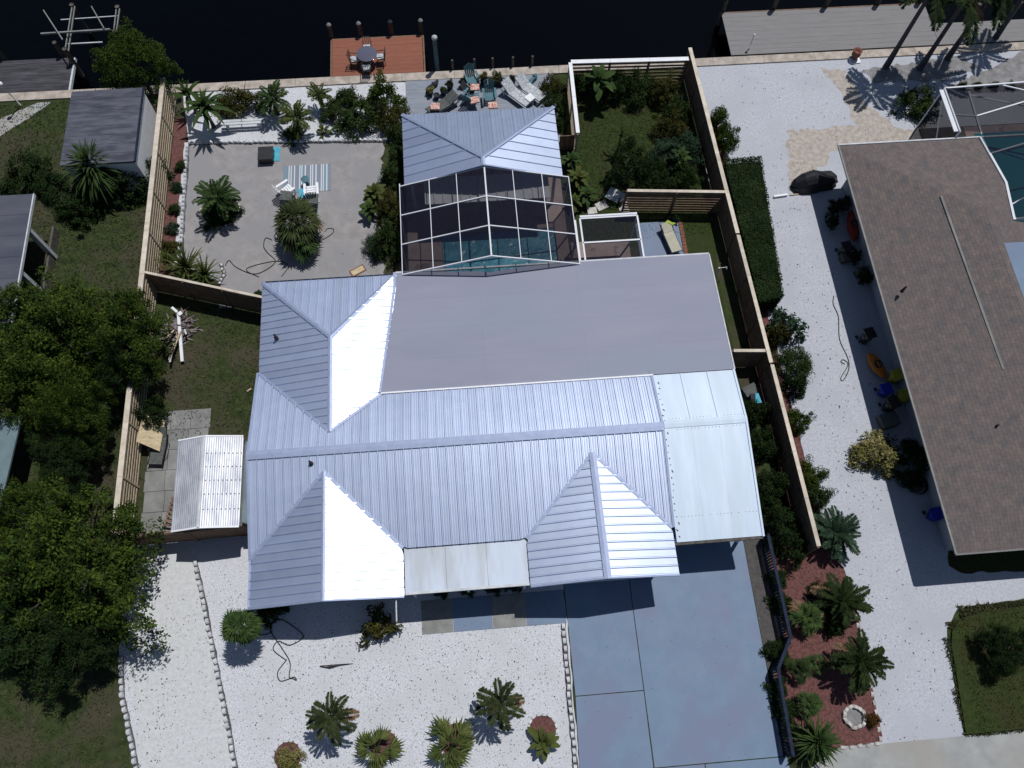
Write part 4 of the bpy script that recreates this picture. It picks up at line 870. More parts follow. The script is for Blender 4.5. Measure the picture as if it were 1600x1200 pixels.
def palm(name, cr, h, R, label, kind='pin', n=14, m='frond_green', cat='palm', group=None, lo=-.35, hi=1.1, seed=0, trunk_r=.09, extra=None, dead=0, lean=(0, 0), base=None, ntr=1):
    """cr: xy of the crown; fronds at increasing lift from the outside in"""
    g = random.Random(seed + int(cr[0] * 10)); b = base or (cr[0] - lean[0], cr[1] - lean[1])
    t = thing(name, (b[0], b[1], 0), label, cat, group)
    ox, oy = cr[0] - b[0], cr[1] - b[1]
    mb = MB(); mb.tube([(0, 0, -.02), (ox * .15, oy * .15, h * .3), (ox * .5, oy * .5, h * .7), (ox, oy, h)], [trunk_r * 1.5, trunk_r, trunk_r * .85, trunk_r * .8], 8)
    mb.build('trunk', 'trunk' if h > 3 else 'bark', t, local=True)
    me = {'pin': lambda: pinnate(m, .75, seed=seed % 3), 'pinw': lambda: pinnate(m, .9, 18, .22, .04, seed % 3), 'fan': lambda: fan(m, 13, seed % 3), 'sword': lambda: sword(m), 'thin': lambda: sword(m, .048, .5), 'broad': lambda: broad(m), 'banana': lambda: sword(m, .10, .75)}[kind]()
    for i in range(n):
        f = i / max(1, n - 1); el = lo + (hi - lo) * f ** 1.2; az = i * 2.39996 + g.uniform(-.25, .25); s = R * g.uniform(.82, 1.1) * (1 - .25 * f)
        mm = me
        if i < dead: mm = pinnate('frond_dead', .75, seed=0) if kind.startswith('pin') else fan('frond_dead', 17, 0)
        link('frond' if kind in ('pin', 'pinw', 'fan') else 'leaf', mm, t, (ox + g.uniform(-.03, .03), oy + g.uniform(-.03, .03), h - .02 + .04 * f), (g.uniform(-.25, .25), -el, az), (s, s, s))
    return t
T = lambda a, b, z: W(a, b, z)

# --- big trees on the left
def tree(cx, cy, z, r, h, label, seed, m='leaf_tree', ry=None, trunk=1.4):
    p = W(cx, cy, z); return shrub('broadleaf_tree', p, r, h, label, m, 'tree', seed, 't', trunk, rz=seed * 1.3, ry=ry)
tree(98, 878, 3.6, 3.3, 4.6, 'largest bright green round tree at lower left beside the gravel path', 3, ry=3.5)
tree(35, 960, 2.6, 2.6, 3.2, 'dark tree at the left edge below the largest green tree', 5, 'leaf_dark')
tree(112, 1000, 2.4, 1.8, 2.8, 'dark tree at the lawn corner beside the edging stones at lower left', 6, 'leaf_dark')
tree(60, 500, 3.6, 3.2, 4.0, 'green spreading tree below the dark flat-roofed neighbour building', 4)
tree(170, 510, 3.2, 2.3, 3.6, 'green tree reaching over the slat fence beside the woodpile', 7)
tree(30, 590, 3.2, 2.6, 3.8, 'dark green tree at left edge above the teal carport', 8)
tree(105, 640, 3.4, 1.5, 4.0, 'tall green tree between the teal carport and the slat fence', 9)
tree(190, 572, 2.4, 1.3, 2.4, 'dark low tree against the slat fence beside the lawn', 10, 'leaf_dark')
tree(95, 712, 2.4, 1.4, 2.4, 'shaded tree just above the largest lower left tree', 11, 'leaf_dark')
tree(208, 92, 2.6, 2.0, 3.2, 'round green tree overhanging the canal behind the grey-roofed shed', 12)
tree(20, 800, 2.8, 1.9, 3.4, 'green tree at left edge just below the teal carport', 13)
shrub('shrub', W(205, 275, .8), 1.5, 1.8, 'dark shrub between the spiky yucca and the slat fence', 'leaf_dark', seed=3, dens='m')
shrub('shrub', W(120, 315, .8), 1.3, 1.6, 'shaded shrub just below the spiky yucca', 'leaf_dark', seed=4, dens='m')
shrub('shrub', W(30, 270, .8), 1.9, 1.7, 'dark shrub in front of the dark flat-roofed neighbour building', 'leaf_dark', seed=5, dens='m', ry=1.0)
shrub('shrub', W(75, 285, .6), 1.0, 1.2, 'small dark shrub left of the spiky yucca', 'leaf_dark', seed=2, dens='m')
shrub('shrub', W(225, 640, 1.4), .8, 1.9, 'vine-like shrub growing through the slat fence', 'leaf_dark', seed=6, dens='m')
palm('yucca', W2(145, 262, 1.8), 1.7, 2.1, 'big spiky yucca in front of the grey-roofed shed', 'thin', 230, 'frond_green', 'yucca', lo=-.9, hi=1.3, seed=1)
palm('yucca', W2(165, 245, 1.6), 1.4, 1.3, 'smaller spiky yucca touching the shed roof edge', 'thin', 110, 'frond_green', 'yucca', lo=-.5, hi=1.3, seed=2)

# --- north-west garden
palm('banana_plant', W2(318, 165, 1.7), 1.4, 1.9, 'banana plant with long torn leaves beside the slat fence', 'banana', 24, 'frond_green', 'banana plant', lo=-.2, hi=1.15, seed=3)
palm('banana_plant', W2(292, 145, 1.5), 1.3, 1.4, 'small banana plant leaning over the fence by the seawall', 'banana', 15, 'frond_green', 'banana plant', lo=-.2, hi=1.1, seed=4)
palm('palm', W2(337, 305, 1.7), 1.5, 1.5, 'feathery palm inside the pale stone ring in the sand yard', 'pin', 22, 'frond_green', seed=5)
shrub('shrub', W(345, 330, .3), .95, .7, 'low dark undergrowth inside the pale stone ring', 'leaf_dark', seed=3)
palm('palm', W2(462, 345, 1.6), 1.3, 1.6, 'shaggy fan palm in the sand yard below the striped rug', 'fan', 30, 'frond_olive', lo=-.6, hi=1.3, seed=6, dead=2, trunk_r=.14)
palm('palm', W2(472, 378, .9), .8, 1.0, 'low fan palm pup at the foot of the shaggy fan palm', 'fan', 20, 'frond_green', lo=-.4, hi=1.2, seed=7)
palm('palm', W2(462, 180, 1.5), 1.3, 1.25, 'feathery palm below the seawall bed beside the white bench', 'pin', 20, 'frond_yellow', seed=8)
palm('palm', W2(424, 150, 1.4), 1.2, 1.3, 'feathery palm by the seawall between banana plant and bench', 'pin', 20, 'frond_green', seed=9)
palm('palm', W2(497, 143, 1.3), 1.1, .95, 'small feathery palm right under the rust dock corner', 'pin', 16, 'frond_yellow', seed=10)
shrub('shrub', W(372, 158, .6), 1.7, 1.4, 'dark olive bush beside the banana plant', 'leaf_olive', seed=2, dens='m', ry=.95, rz=0)
shrub('shrub', W(455, 205, .4), .6, .6, 'low bush under the feathery palm next to the white bench', 'leaf_mid', seed=1)
shrub('shrub', W(597, 145, 1.0), 1.15, 2.0, 'large rounded green shrub touching the rust dock', 'leaf_tree', seed=4, dens='m')
shrub('shrub', W(560, 175, .9), 1.3, 1.8, 'dark shrub left of the largest rounded shrub', 'leaf_mid', seed=5, dens='m')
shrub('shrub', W(612, 180, .9), 1.0, 1.6, 'orange-tinged shrub beside the terrace boards', 'leaf_olive', seed=6, dens='m')
shrub('shrub', W(518, 170, .6), .8, 1.1, 'green bush right of the small feathery palm', 'leaf_mid', seed=1, dens='m')
shrub('shrub', W(540, 150, .5), .7, 1.0, 'leafy bush just below the rust dock', 'leaf_mid', seed=2, dens='s')
palm('bromeliad', W2(505, 203, .3), .2, .6, 'low broad-leaved clump at the edge of the grey sand', 'broad', 12, 'frond_yellow', 'bromeliad', seed=2, trunk_r=.04)
palm('bromeliad', W2(527, 200, .3), .2, .5, 'smaller broad-leaved clump right beside the low clump on the sand edge', 'broad', 10, 'frond_green', 'bromeliad', seed=3, trunk_r=.04)
palm('bromeliad', W2(497, 145, .3), .2, .45, 'red-tinged broad-leaved clump under the small feathery palm', 'broad', 9, 'leaf_red', 'bromeliad', seed=4, trunk_r=.04)
for i, (a, b, s) in enumerate(((619, 205, .5), (621, 240, .55), (612, 270, .6))):
    shrub('shrub', W(a, b, .6), s, 1.2, ['narrow bush at the top left corner of the gazebo roof', 'narrow bush halfway down the left side of the gazebo roof', 'narrow bush at the bottom left corner of the gazebo roof'][i], 'leaf_mid', seed=i + 1, dens='s', ry=.7)
palm('philodendron', W2(585, 300, .9), .6, .95, 'big-leaved plant spilling onto the sand left of the pool cage', 'broad', 22, 'frond_yellow', 'philodendron', lo=-.2, hi=1.2, seed=5)
palm('philodendron', W2(578, 325, .7), .5, .75, 'smaller big-leaved plant just below the first beside the pool cage', 'broad', 16, 'frond_green', 'philodendron', lo=-.2, hi=1.2, seed=6)
shrub('shrub', W(607, 320, .9), .75, 1.7, 'olive shrub with orange leaves against the pool cage side', 'leaf_olive', seed=3, dens='m', ry=1.0, rz=0)
shrub('shrub', W(603, 372, .9), .9, 1.8, 'dark shrub in the corner of pool cage and metal roof', 'leaf_mid', seed=4, dens='m', ry=1.2, rz=0)
shrub('shrub', W(585, 378, .6), .6, 1.1, 'small greyish shrub at the sand edge near the yellow mat', 'leaf_blue', seed=5, dens='f', ry=.9, rz=0)
palm('bird_of_paradise', W2(290, 415, 1.0), 0.7, 1.5, 'spiky yellow-green clump at the corner where the two fences meet', 'sword', 80, 'frond_yellow', 'spiky plant', lo=-.1, hi=1.35, seed=7)
palm('bird_of_paradise', W2(318, 425, .9), 0.6, 1.3, 'spiky yellow-green clump beside the short row of white stones', 'sword', 60, 'frond_yellow', 'spiky plant', lo=-.1, hi=1.35, seed=8)
palm('bird_of_paradise', W2(258, 405, .8), .5, 1.0, 'spiky yellow-green clump touching the left slat fence', 'sword', 44, 'frond_yellow', 'spiky plant', lo=-.1, hi=1.35, seed=9)
for i, (a, b, m_) in enumerate(((275, 290, 'leaf_blue'), (272, 325, 'leaf_mid'), (268, 355, 'leaf_blue'), (281, 258, 'leaf_mid'))):
    shrub('shrub', W(a, b, .3), .35, .6, ['small grey-green tuft second from the top in the left mulch strip', 'small green tuft level with the ringed palm in the left mulch strip', 'small grey-green tuft lowest in the left mulch strip', 'small green tuft topmost in the left mulch strip'][i], m_, seed=i % 3 + 1)
shrub('shrub', W(265, 385, .4), .55, .7, 'reddish bush at the lower end of the left mulch strip', 'leaf_olive', seed=4)
shrub('shrub', W(401, 458, .4), .3, .4, 'tiny bush at the north-west corner of the metal roof', 'leaf_mid', seed=4)
# --- gardens right of the gazebo
shrub('shrub', W(862, 130, .6), .75, 1.2, 'reddish flowering shrub right of the terrace cushions', 'leaf_olive', seed=5, dens='m')
shrub('shrub', W(868, 158, .6), .7, 1.2, 'green shrub beside the gazebo roof corner', 'leaf_mid', seed=6, dens='m')
shrub('shrub', W(872, 192, .5), .45, .9, 'small green shrub left of the white-capped short fence', 'leaf_mid', seed=2, dens='s')
for i, (a, b, s, m_, lab) in enumerate((
    (925, 125, 1.15, 'leaf_mid', 'leafy shrub at the left end of the seawall fence'), (962, 128, 1.1, 'leaf_dark', 'dark shrub second from the left under the seawall fence'),
    (1000, 132, 1.0, 'leaf_mid', 'shrub in the middle of the seawall fence bed'), (1035, 135, 1.0, 'leaf_olive', 'olive shrub at the right end of the seawall fence'),
    (1060, 165, .85, 'leaf_mid', 'shrub against the right fence above the yellow-leaved bush'), (1050, 195, 1.0, 'leaf_olive', 'yellow-leaved bush beside the back lawn'),
    (1075, 225, 1.0, 'leaf_blue', 'blue-green bush between the back lawn and the brown fence'), (1045, 235, 1.1, 'leaf_blue', 'large bluish bush standing out over the back lawn'),
    (1025, 275, 1.1, 'leaf_dark', 'dark bush at the bottom of the back lawn near the slat fence'), (1070, 272, .9, 'leaf_mid', 'bush in the lower right corner of the back lawn'))):
    shrub('shrub', W(a, b, .9), s, 1.7, lab, m_, seed=i % 6 + 1, dens='m')
palm('palm', W2(935, 125, 1.6), 1.5, 1.2, 'dark feathery palm above the left end of the back lawn', 'broad', 16, 'frond_green', seed=11)
shrub('broadleaf_tree', W(985, 245, 2.0), 1.15, 2.0, 'dark small tree standing alone on the back lawn', 'leaf_dark', 'tree', 3, 'm', 1.0)
palm('palm', W2(972, 208, 1.5), 1.3, .9, 'loose dark palm beside the small tree on the back lawn', 'banana', 9, 'frond_dark', seed=12)
palm('philodendron', W2(1065, 240, 1.2), .9, .8, 'glossy big-leaved plant among the bushes by the brown fence', 'broad', 16, 'frond_green', 'philodendron', seed=13)
for i, (a, b, s) in enumerate(((893, 245, .8), (905, 275, .9), (918, 300, .8), (898, 310, .6))):
    palm('ginger_plant', W2(a, b, .8), .5, s, ['striped ginger plant nearest the brown gate', 'striped ginger plant second below the brown gate', 'striped ginger plant above the stepping stones', 'striped ginger plant against the pool cage corner'][i], 'broad', 16, 'frond_yellow' if i % 2 else 'frond_green', 'ginger plant', seed=14 + i)
shrub('shrub', W(1125, 180, .9), .75, 1.6, 'bright green shrub outside the right fence, upper one', 'leaf_tree', seed=1, dens='m')
shrub('shrub', W(1136, 210, 1.0), .85, 1.8, 'rounded green shrub outside the right fence just above the box hedge', 'leaf_tree', seed=2, dens='m')
# clipped hedge: leaf faces through a box
def hedge(poly, h, label):
    g = np.random.default_rng(5); xs = [p[0] for p in poly]; ys = [p[1] for p in poly]; V = []
    a, b, c, d = [np.array(p) for p in poly]; N = 15000
    u = g.random(N); v = g.random(N); side = g.random(N)
    z = np.where(side < .55, h - g.random(N) * .06, g.random(N) * h)
    e = g.integers(0, 4, N); off = g.random(N) * .06
    u = np.where((side >= .55) & (e == 0), off, u); u = np.where((side >= .55) & (e == 1), 1 - off, u); v = np.where((side >= .55) & (e == 2), off * .3, v); v = np.where((side >= .55) & (e == 3), 1 - off * .3, v)
    xy = (a * (1 - u)[:, None] + b * u[:, None]) * (1 - v)[:, None] + (d * (1 - u)[:, None] + c * u[:, None]) * v[:, None]
    P_ = np.column_stack([xy, z]) + g.normal(size=(N, 3)) * .025; P_[:, 2] += .05 * np.sin(P_[:, 1] * 3)
    nrm = g.normal(size=P_.shape) * .6; nrm[:, 2] = np.abs(nrm[:, 2]) + .5; nrm /= np.linalg.norm(nrm, axis=1)[:, None]
    A_ = np.cross(nrm, g.normal(size=P_.shape)); A_ /= np.linalg.norm(A_, axis=1)[:, None]; B_ = np.cross(nrm, A_); l = .05
    V = np.stack([P_ - A_ * l, P_ - B_ * l * .5, P_ + A_ * l, P_ + B_ * l * .5], 1).reshape(-1, 3); o = np.array([a[0], a[1], 0])
    t = thing('hedge', tuple(o), label, 'hedge'); link('foliage', fastmesh('foliage', V - o, np.arange(len(V)).reshape(-1, 4), 'leaf_dark'), t)
    cc = np.mean([a, b, c, d], 0); MB().prism([tuple(cc + (q_ - cc) * .93) for q_ in (a, b, c, d)], .1, h - .1).build('branches', 'leaf_dark', t)
hedge([(14.05, 17.6), (W2(1226, 462, 1.4)[0], 17.9), (W2(1190, 243, 1.4)[0], W2(1190, 243, 1.4)[1]), (13.85, W2(1142, 247, 1.4)[1])], 1.4, 'long dark clipped box hedge between the brown fence and shell drive')
for i, (a, b, s, m_, lab, dn) in enumerate((
    (1230, 508, .95, 'leaf_blue', 'pale spotted shrub just below the box hedge', 'x'), (1220, 520, .6, 'leaf_olive', 'olive bush inside the pale spotted shrub', 's'),
    (1243, 565, 1.05, 'leaf_mid', 'feathery dark shrub second below the box hedge', 'f'), (1248, 600, .6, 'leaf_dark', 'small dark shrub below the feathery shrub', 's'),
    (1248, 655, .7, 'leaf_tree', 'small round green bush halfway down the right fence', 'm'), (1265, 740, .8, 'leaf_tree', 'bright green shrub beside the lower right fence', 'm'),
    (1280, 775, .7, 'leaf_mid', 'green shrub between the bright shrub and the fan palm', 'm'))):
    shrub('shrub', W(a, b, .7), s, 1.4, lab, m_, seed=i % 6 + 1, dens=dn)
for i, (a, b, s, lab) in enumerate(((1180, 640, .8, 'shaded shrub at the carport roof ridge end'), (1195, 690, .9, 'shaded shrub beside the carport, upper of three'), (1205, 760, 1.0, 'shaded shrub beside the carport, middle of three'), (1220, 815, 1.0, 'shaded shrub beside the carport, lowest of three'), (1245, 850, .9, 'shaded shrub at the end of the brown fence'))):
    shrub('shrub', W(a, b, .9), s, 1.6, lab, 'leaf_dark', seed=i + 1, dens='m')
shrub('croton_bush', W(1372, 708, .7), 1.15, 1.3, 'yellow variegated bush at the shadow edge beside the brown roof', 'leaf_croton', 'bush', 3, 's', ry=.95, rz=-.3)
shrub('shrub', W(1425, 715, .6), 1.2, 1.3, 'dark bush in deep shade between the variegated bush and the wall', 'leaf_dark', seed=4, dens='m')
shrub('shrub', W(1440, 155, .8), 1.25, 1.6, 'round dark green bush at the corner of the right pool cage', 'leaf_mid', seed=5, dens='m')
for i, a in enumerate((1505, 1530, 1555, 1580)): shrub('shrub', W(a, 133, .2), .3, .4, ['tiny shrub leftmost of four along the right pool cage', 'tiny shrub second of four along the right pool cage', 'tiny shrub third of four along the right pool cage', 'tiny shrub rightmost of four along the right pool cage'][i], 'leaf_mid', seed=i + 1)
shrub('broadleaf_tree', W(1572, 1012, 1.0), 1.1, 1.8, 'dark tree added in place of a cast shadow on the rounded lawn at lower right', 'leaf_dark', 'tree', 6, 't', .6)  # added tree: its dark crown stands in for a shadow cast from outside
# fan and feather palms of the red mulch bed
palm('palm', W2(1308, 832, 1.1), 1.0, 1.45, 'silvery feathery palm at the end of the brown fence', 'pin', 24, 'leaf_blue', lo=-.3, hi=1.2, seed=21, trunk_r=.12)
palm('palm', W2(1322, 938, 1.4), 1.2, 1.4, 'large feathery palm highest in the open red mulch bed', 'pin', 24, 'frond_dark', lo=-.3, hi=1.2, seed=22, trunk_r=.12, dead=2)
palm('palm', W2(1350, 1033, 1.6), 1.4, 1.45, 'large feathery palm leaning over the shell drive in the middle of the mulch', 'pin', 24, 'frond_dark', lo=-.3, hi=1.2, seed=23, trunk_r=.12, dead=2)
palm('palm', W2(1277, 1158, 1.0), .8, 1.35, 'spiky palm at the bottom corner of the mulch bed by the pavement', 'thin', 140, 'frond_green', lo=-.5, hi=1.3, seed=24, trunk_r=.1)
shrub('shrub', W(1305, 970, .4), .7, .7, 'dark undergrowth below the large upper feathery palm', 'leaf_dark', seed=5, dens='s')
shrub('shrub', W(1290, 928, .4), .6, .7, 'dark undergrowth left of the large upper feathery palm', 'leaf_dark', seed=4, dens='s')
palm('palm', W2(1262, 965, .7), .6, .9, 'small fan palm with yellow leaf left of the large upper one', 'fan', 16, 'frond_green', lo=-.2, hi=1.1, seed=25, dead=2)
palm('palm', W2(1248, 1045, .6), .5, .65, 'small dark palm in the mulch near the railing bend', 'fan', 14, 'frond_dark', lo=-.2, hi=1.1, seed=26)
palm('palm', W2(1265, 1100, .6), .5, .65, 'small dark palm in the mulch above the bottom spiky palm', 'fan', 14, 'frond_green', lo=-.2, hi=1.1, seed=27)
palm('palm', W2(1278, 1037, .5), .4, .5, 'tiny palm between the railing bend palm and the large leaning one', 'fan', 12, 'frond_green', lo=-.2, hi=1.1, seed=28)
for i, (a, b, s) in enumerate(((1215, 905, .5), (1222, 945, .55), (1216, 1020, .6), (1215, 1075, .5), (1228, 1110, .6), (1365, 1125, .3), (1238, 1140, .4))):
    shrub('shrub', W(a, b, .3), s, .7, ['small dark bush by the railing, topmost', 'small dark bush by the railing, second from top', 'small dark bush at the railing bend', 'small dark bush by the railing below the bend', 'reddish-dark bush by the lower railing', 'tiny red bush right of the empty stone ring', 'little dark bush near the bottom spiky palm'][i], 'leaf_red' if i in (5,) else 'leaf_dark', seed=i % 3 + 1)
# front gravel palms
palm('palm', W2(516, 1120, 2.3), 2.1, 1.3, 'feathery palm on the front gravel below the coiled hose', 'pinw', 13, 'frond_olive', lo=-.5, hi=1.0, seed=31, trunk_r=.11, dead=1)
palm('palm', W2(782, 1098, 2.3), 2.1, 1.3, 'feathery palm on the front gravel between driveway and fan palms', 'pinw', 13, 'frond_olive', lo=-.5, hi=1.0, seed=32, trunk_r=.11, dead=1)
palm('palm', W2(588, 1170, .7), .5, 1.15, 'folded fan palm growing at the left of two mulch circles', 'fan', 8, 'frond_yellow', lo=-.1, hi=.9, seed=33)
palm('palm', W2(705, 1165, .7), .5, 1.2, 'grassy fan palm growing at the right of two mulch circles', 'fan', 12, 'frond_yellow', lo=-.1, hi=1.0, seed=34)
palm('agave', W2(850, 1160, .5), .3, .85, 'broad-leaved agave in the mulch circle nearest the driveway', 'broad', 16, 'frond_yellow', 'agave', lo=0, hi=1.2, seed=35, trunk_r=.05)
shrub('croton_bush', W(452, 1190, .4), .55, .8, 'yellow and red croton bush at the bottom edge of the gravel', 'leaf_croton', 'bush', 4, 's')
palm('shrub', W2(374, 978, 2.5), 2.3, .9, 'round spiky bush on a stem by the corner of the front roof', 'fan', 34, 'frond_green', 'shrub', lo=-.7, hi=1.3, seed=36, trunk_r=.07)
shrub('shrub', W(592, 975, .6), .8, 1.3, 'loose broad-leaved bush at the shadow edge below the white roof', 'leaf_olive', seed=2, dens='x')
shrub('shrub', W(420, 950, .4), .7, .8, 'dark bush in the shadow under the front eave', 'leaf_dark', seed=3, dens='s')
for i, a in enumerate((690, 730, 770, 800)): shrub('shrub', (W(a, 925, 0)[0], 5.3, 0), .4, .6, ['low bush under the porch roof, leftmost of four', 'low bush under the porch roof, second of four', 'low bush under the porch roof, third of four', 'low bush under the porch roof, rightmost of four'][i], 'leaf_dark', seed=i % 3 + 1)
# tall palms top right
for i, (bp, h, sd_, lab) in enumerate((((1384, 105), 5.6, 41, 'tall leaning palm leftmost of three at the upper right'), ((1437, 108), 5.0, 42, 'tall palm in the middle of three at the upper right'), ((1480, 92), 5.2, 43, 'tall palm rightmost of three at the upper right'))):
    b = W2(*bp); palm('tall_palm', (b[0] + .15, b[1] + .1), h, 2.6, lab, 'pin', 10, 'frond_dark', 'palm', 'tall palms by the right dock', lo=-.7, hi=.9, seed=sd_, trunk_r=.13, base=b, dead=1 if i == 1 else 0)
b = W2(1555, 60); palm('tall_palm', (b[0], b[1] + .5), 5.0, 2.2, 'tall palm at the upper right corner beyond the three trunks', 'pin', 12, 'frond_dark', 'palm', lo=-.6, hi=.9, seed=44, trunk_r=.13, base=b)

# ================================================================ FURNITURE AND SMALL THINGS
def adirondack(m, label, loc, rz, cush=None):
    t = thing('adirondack_chair', loc, label, 'chair', rz=rz)
    for k in range(5): MB().box(0, -.26 + k * .13, .36 - k * .02, .52, .11, .025).build('seat_slat', m, t, local=True)
    for k in range(5):
        x = -.22 + k * .11; hh = .78 - abs(k - 2) * .06; MB().beam((x, .30, .28), (x * 1.15, .30 + .36 * hh, .28 + hh), .095, .02, up=(0, 1, 0)).build('back_slat', m, t, local=True)
    for s in (-1, 1):
        MB().box(s * .33, 0, .56, .13, .72, .025).build('armrest', m, t, local=True); MB().box(s * .29, -.3, .28, .05, .09, .56).build('leg', m, t, local=True); MB().beam((s * .27, -.2, .3), (s * .27, .5, .02), .05, .1).build('leg', m, t, local=True)
    if cush:
        cu = MB().box(loc[0] - sin(rz) * .1, loc[1] + cos(rz) * .1, loc[2] + .46, .42, .4, .1, rz + .3).build('cushion', cush); prop(cu, label.replace(' chair', ' chair').split(' chair')[0] + ' chair cushion, floral, lying on its seat', 'cushion')
    return t
def lounger(label, loc, rz, m='dark', fm='offwhite', back=.5, pattern=None):
    t = thing('lounge_chair', loc, label, 'lounge chair', rz=rz)
    MB().box(0, -.3, .33, .62, 1.25, .10).build('seat_cushion', m, t, local=True); MB().beam((0, .33, .34), (0, .95, .34 + back), .62, .09).build('back_cushion', m, t, local=True)
    for s in (-1, 1): MB().beam((s * .34, -.95, .28), (s * .34, .9, .28), .04, .05).build('side_rail', fm, t, local=True)
    for s in (-1, 1):
        for y in (-.8, .7): MB().box(s * .33, y, .14, .05, .05, .28).build('leg', fm, t, local=True)
    return t
def dinechair(label, loc, rz, m='black', group=None):
    t = thing('patio_chair', loc, label, 'chair', group, rz)
    MB().box(0, 0, .44, .46, .46, .04).build('seat', m, t, local=True)
    for k in range(5): MB().beam((-.2 + k * .1, .23, .46), (-.2 + k * .1, .3, .92), .03, .02).build('back_slat', m, t, local=True)
    MB().beam((-.23, .31, .93), (.23, .31, .93), .04, .04).build('top_rail', m, t, local=True)
    for sx in (-1, 1):
        for sy in (-1, 1): MB().box(sx * .2, sy * .2, .21, .035, .035, .42).build('leg', m, t, local=True)
        MB().beam((sx * .25, -.2, .66), (sx * .25, .25, .68), .04, .03).build('armrest', m, t, local=True)
    return t
# dock set
c = W(573, 84, .8)
t = thing('patio_table', (c[0], c[1], .07), 'round glass patio table standing on the rust dock', 'table')
G['glass'] = mat('bluish_glass_top', (0.10, 0.10, 0.14), None, 3, .08, spec=.8)
MB().lathe([(.56, .70), (.58, .71), (.58, .73), (.56, .74)], seg=20).build('tabletop', 'glass', t, local=True); MB().lathe([(.25, 0), (.05, .06), (.04, .68), (.1, .7)], seg=10).build('pedestal', 'black', t, local=True)
for k, (dx, dy, rz, lab) in enumerate(((-.75, -.1, 1.4, 'black patio chair on the left side of the dock table'), (.75, 0, -1.5, 'black patio chair on the right side of the dock table'), (-.05, -.78, 3.1, 'black patio chair on the near side of the dock table'), (0, .75, 0, 'black patio chair on the far side of the dock table'))):
    dinechair(lab, (c[0] + dx, c[1] + dy, .07), rz, group='chairs around the dock table')
    q = prop(MB().box(c[0] + dx * .97, c[1] + dy * .97, .56, .4, .4, .06, .2).build('cushion', 'cushion'), lab.replace('black patio chair', 'pale patterned cushion lying on the chair'), 'cushion')
# pole by the terrace
pl = W(684, 120); t = thing('mooring_piling', (pl[0], pl[1], 0), 'tall grey-green piling with round cap between dock and terrace', 'piling')
MB().tube([(pl[0], 34.65, -3), (pl[0], 34.65, 2.2)], .13, 10).build('post', 'teal', t); MB().lathe([(.17, 2.2), (.15, 2.3), (.02, 2.42)], pl[0], 34.65, 10).build('cap', 'offwhite', t)
for i, (a, b) in enumerate(((708, 115), (743, 113), (772, 112), (804, 108), (835, 106))):
    p = W(a, b, .9); q = prop(MB().tube([(p[0], 34.45, -.6), (p[0], 34.45, .75)], .07, 8).build('mooring_post', 'piling'), ['dark mooring post leftmost of five behind the terrace', 'dark mooring post second of five behind the terrace', 'dark mooring post third of five behind the terrace', 'dark mooring post fourth of five behind the terrace', 'dark mooring post rightmost of five behind the terrace'][i], 'post')
def pot(loc, r, h, label, m='dark', plant='leaf_mid', pr_=None, cat='potted plant'):
    t = thing('potted_plant', loc, label, cat); MB().lathe([(r * .7, 0), (r, h), (r * .85, h), (r * .8, h - .05)], seg=12).build('pot', m, t, local=True)
    if plant: link('foliage', leafmesh('x', plant, 26, 30, .34, .13, 1), t, (0, 0, h), (0, 0, rnd.uniform(0, 6)), (pr_ or r, pr_ or r, (pr_ or r) * 1.1))
    return t
Z0 = .06
for (a, b, r, h, lab, m, pl_, prr) in ((703, 135, .2, .45, 'dark pot with small plant leftmost on the terrace edge', 'dark', 'leaf_dark', .22), (693, 143, .2, .4, 'dark planter just below the leftmost pot on the terrace', 'dark', 'leaf_mid', .18), (672, 143, .2, .35, 'pot with yellowish plant at the left of the terrace', 'black', 'leaf_croton', .22), (682, 149, .18, .3, 'small dark pot beside the yellowish plant', 'dark', None, .2),
        (724, 130, .22, .4, 'dark round pot left of the teal chair', 'dark', 'leaf_dark', .22), (755, 127, .2, .5, 'tall grassy potted plant right of the teal chair', 'dark', 'leaf_olive', .32), (800, 128, .22, .5, 'dark pot beside the fourth mooring post', 'dark', 'leaf_dark', .2), (777, 120, .18, .3, 'small leafy pot on the terrace back edge', 'dark', 'leaf_mid', .28)):
    p = W(a, b, .3); pot((p[0], p[1], Z0), r, h, lab, m, pl_, prr)
p = W(775, 128, .3); t = thing('planter_box', (p[0], p[1], Z0), 'long dark planter trough on the terrace under two mooring posts', 'planter')
MB().box(0, 0, .2, .75, .3, .4).build('trough', 'dark', t, local=True); link('foliage', leafmesh('x', 'leaf_olive', 26, 30, .34, .13, 1), t, (0, 0, .42), None, (.4, .18, .22))
for (x_, y_, rz, m, lab, cu) in ((738, 125, .3, 'teal', 'teal adirondack chair facing the floral cushion at the back of the terrace', 'floral'), (735, 152, 2.6, 'teal', 'teal adirondack chair lowest in the middle of the terrace', 'floral'), (765, 150, .0, 'teal', 'teal adirondack chair tucked behind the gazebo roof edge', 'floral')):
    p = W(x_, y_, .4); adirondack(m, lab, (p[0], p[1], Z0), rz, None)
for (x_, y_, lab) in ((742, 137, 'red floral cushion highest on the terrace chairs'), (741, 157, 'red floral cushion on the middle terrace chair'), (770, 165, 'red floral cushion at the gazebo roof edge'), (680, 167, 'red floral cushion on the dark lounger at the left of the terrace')):
    p = W(x_, y_, .6); prop(MB().box(p[0], p[1], .62, .5, .42, .1, rnd.uniform(-.3, .3)).build('cushion', 'floral'), lab, 'cushion')
p = W(735, 145, .3); t = thing('folding_chair', (p[0], p[1], Z0), 'dark curved folding chair between two teal terrace chairs', 'chair', rz=1.2)
MB().box(0, 0, .35, .5, .45, .05).build('seat', 'dark', t, local=True); MB().beam((0, .22, .36), (0, .5, .85), .5, .04).build('backrest', 'dark', t, local=True)
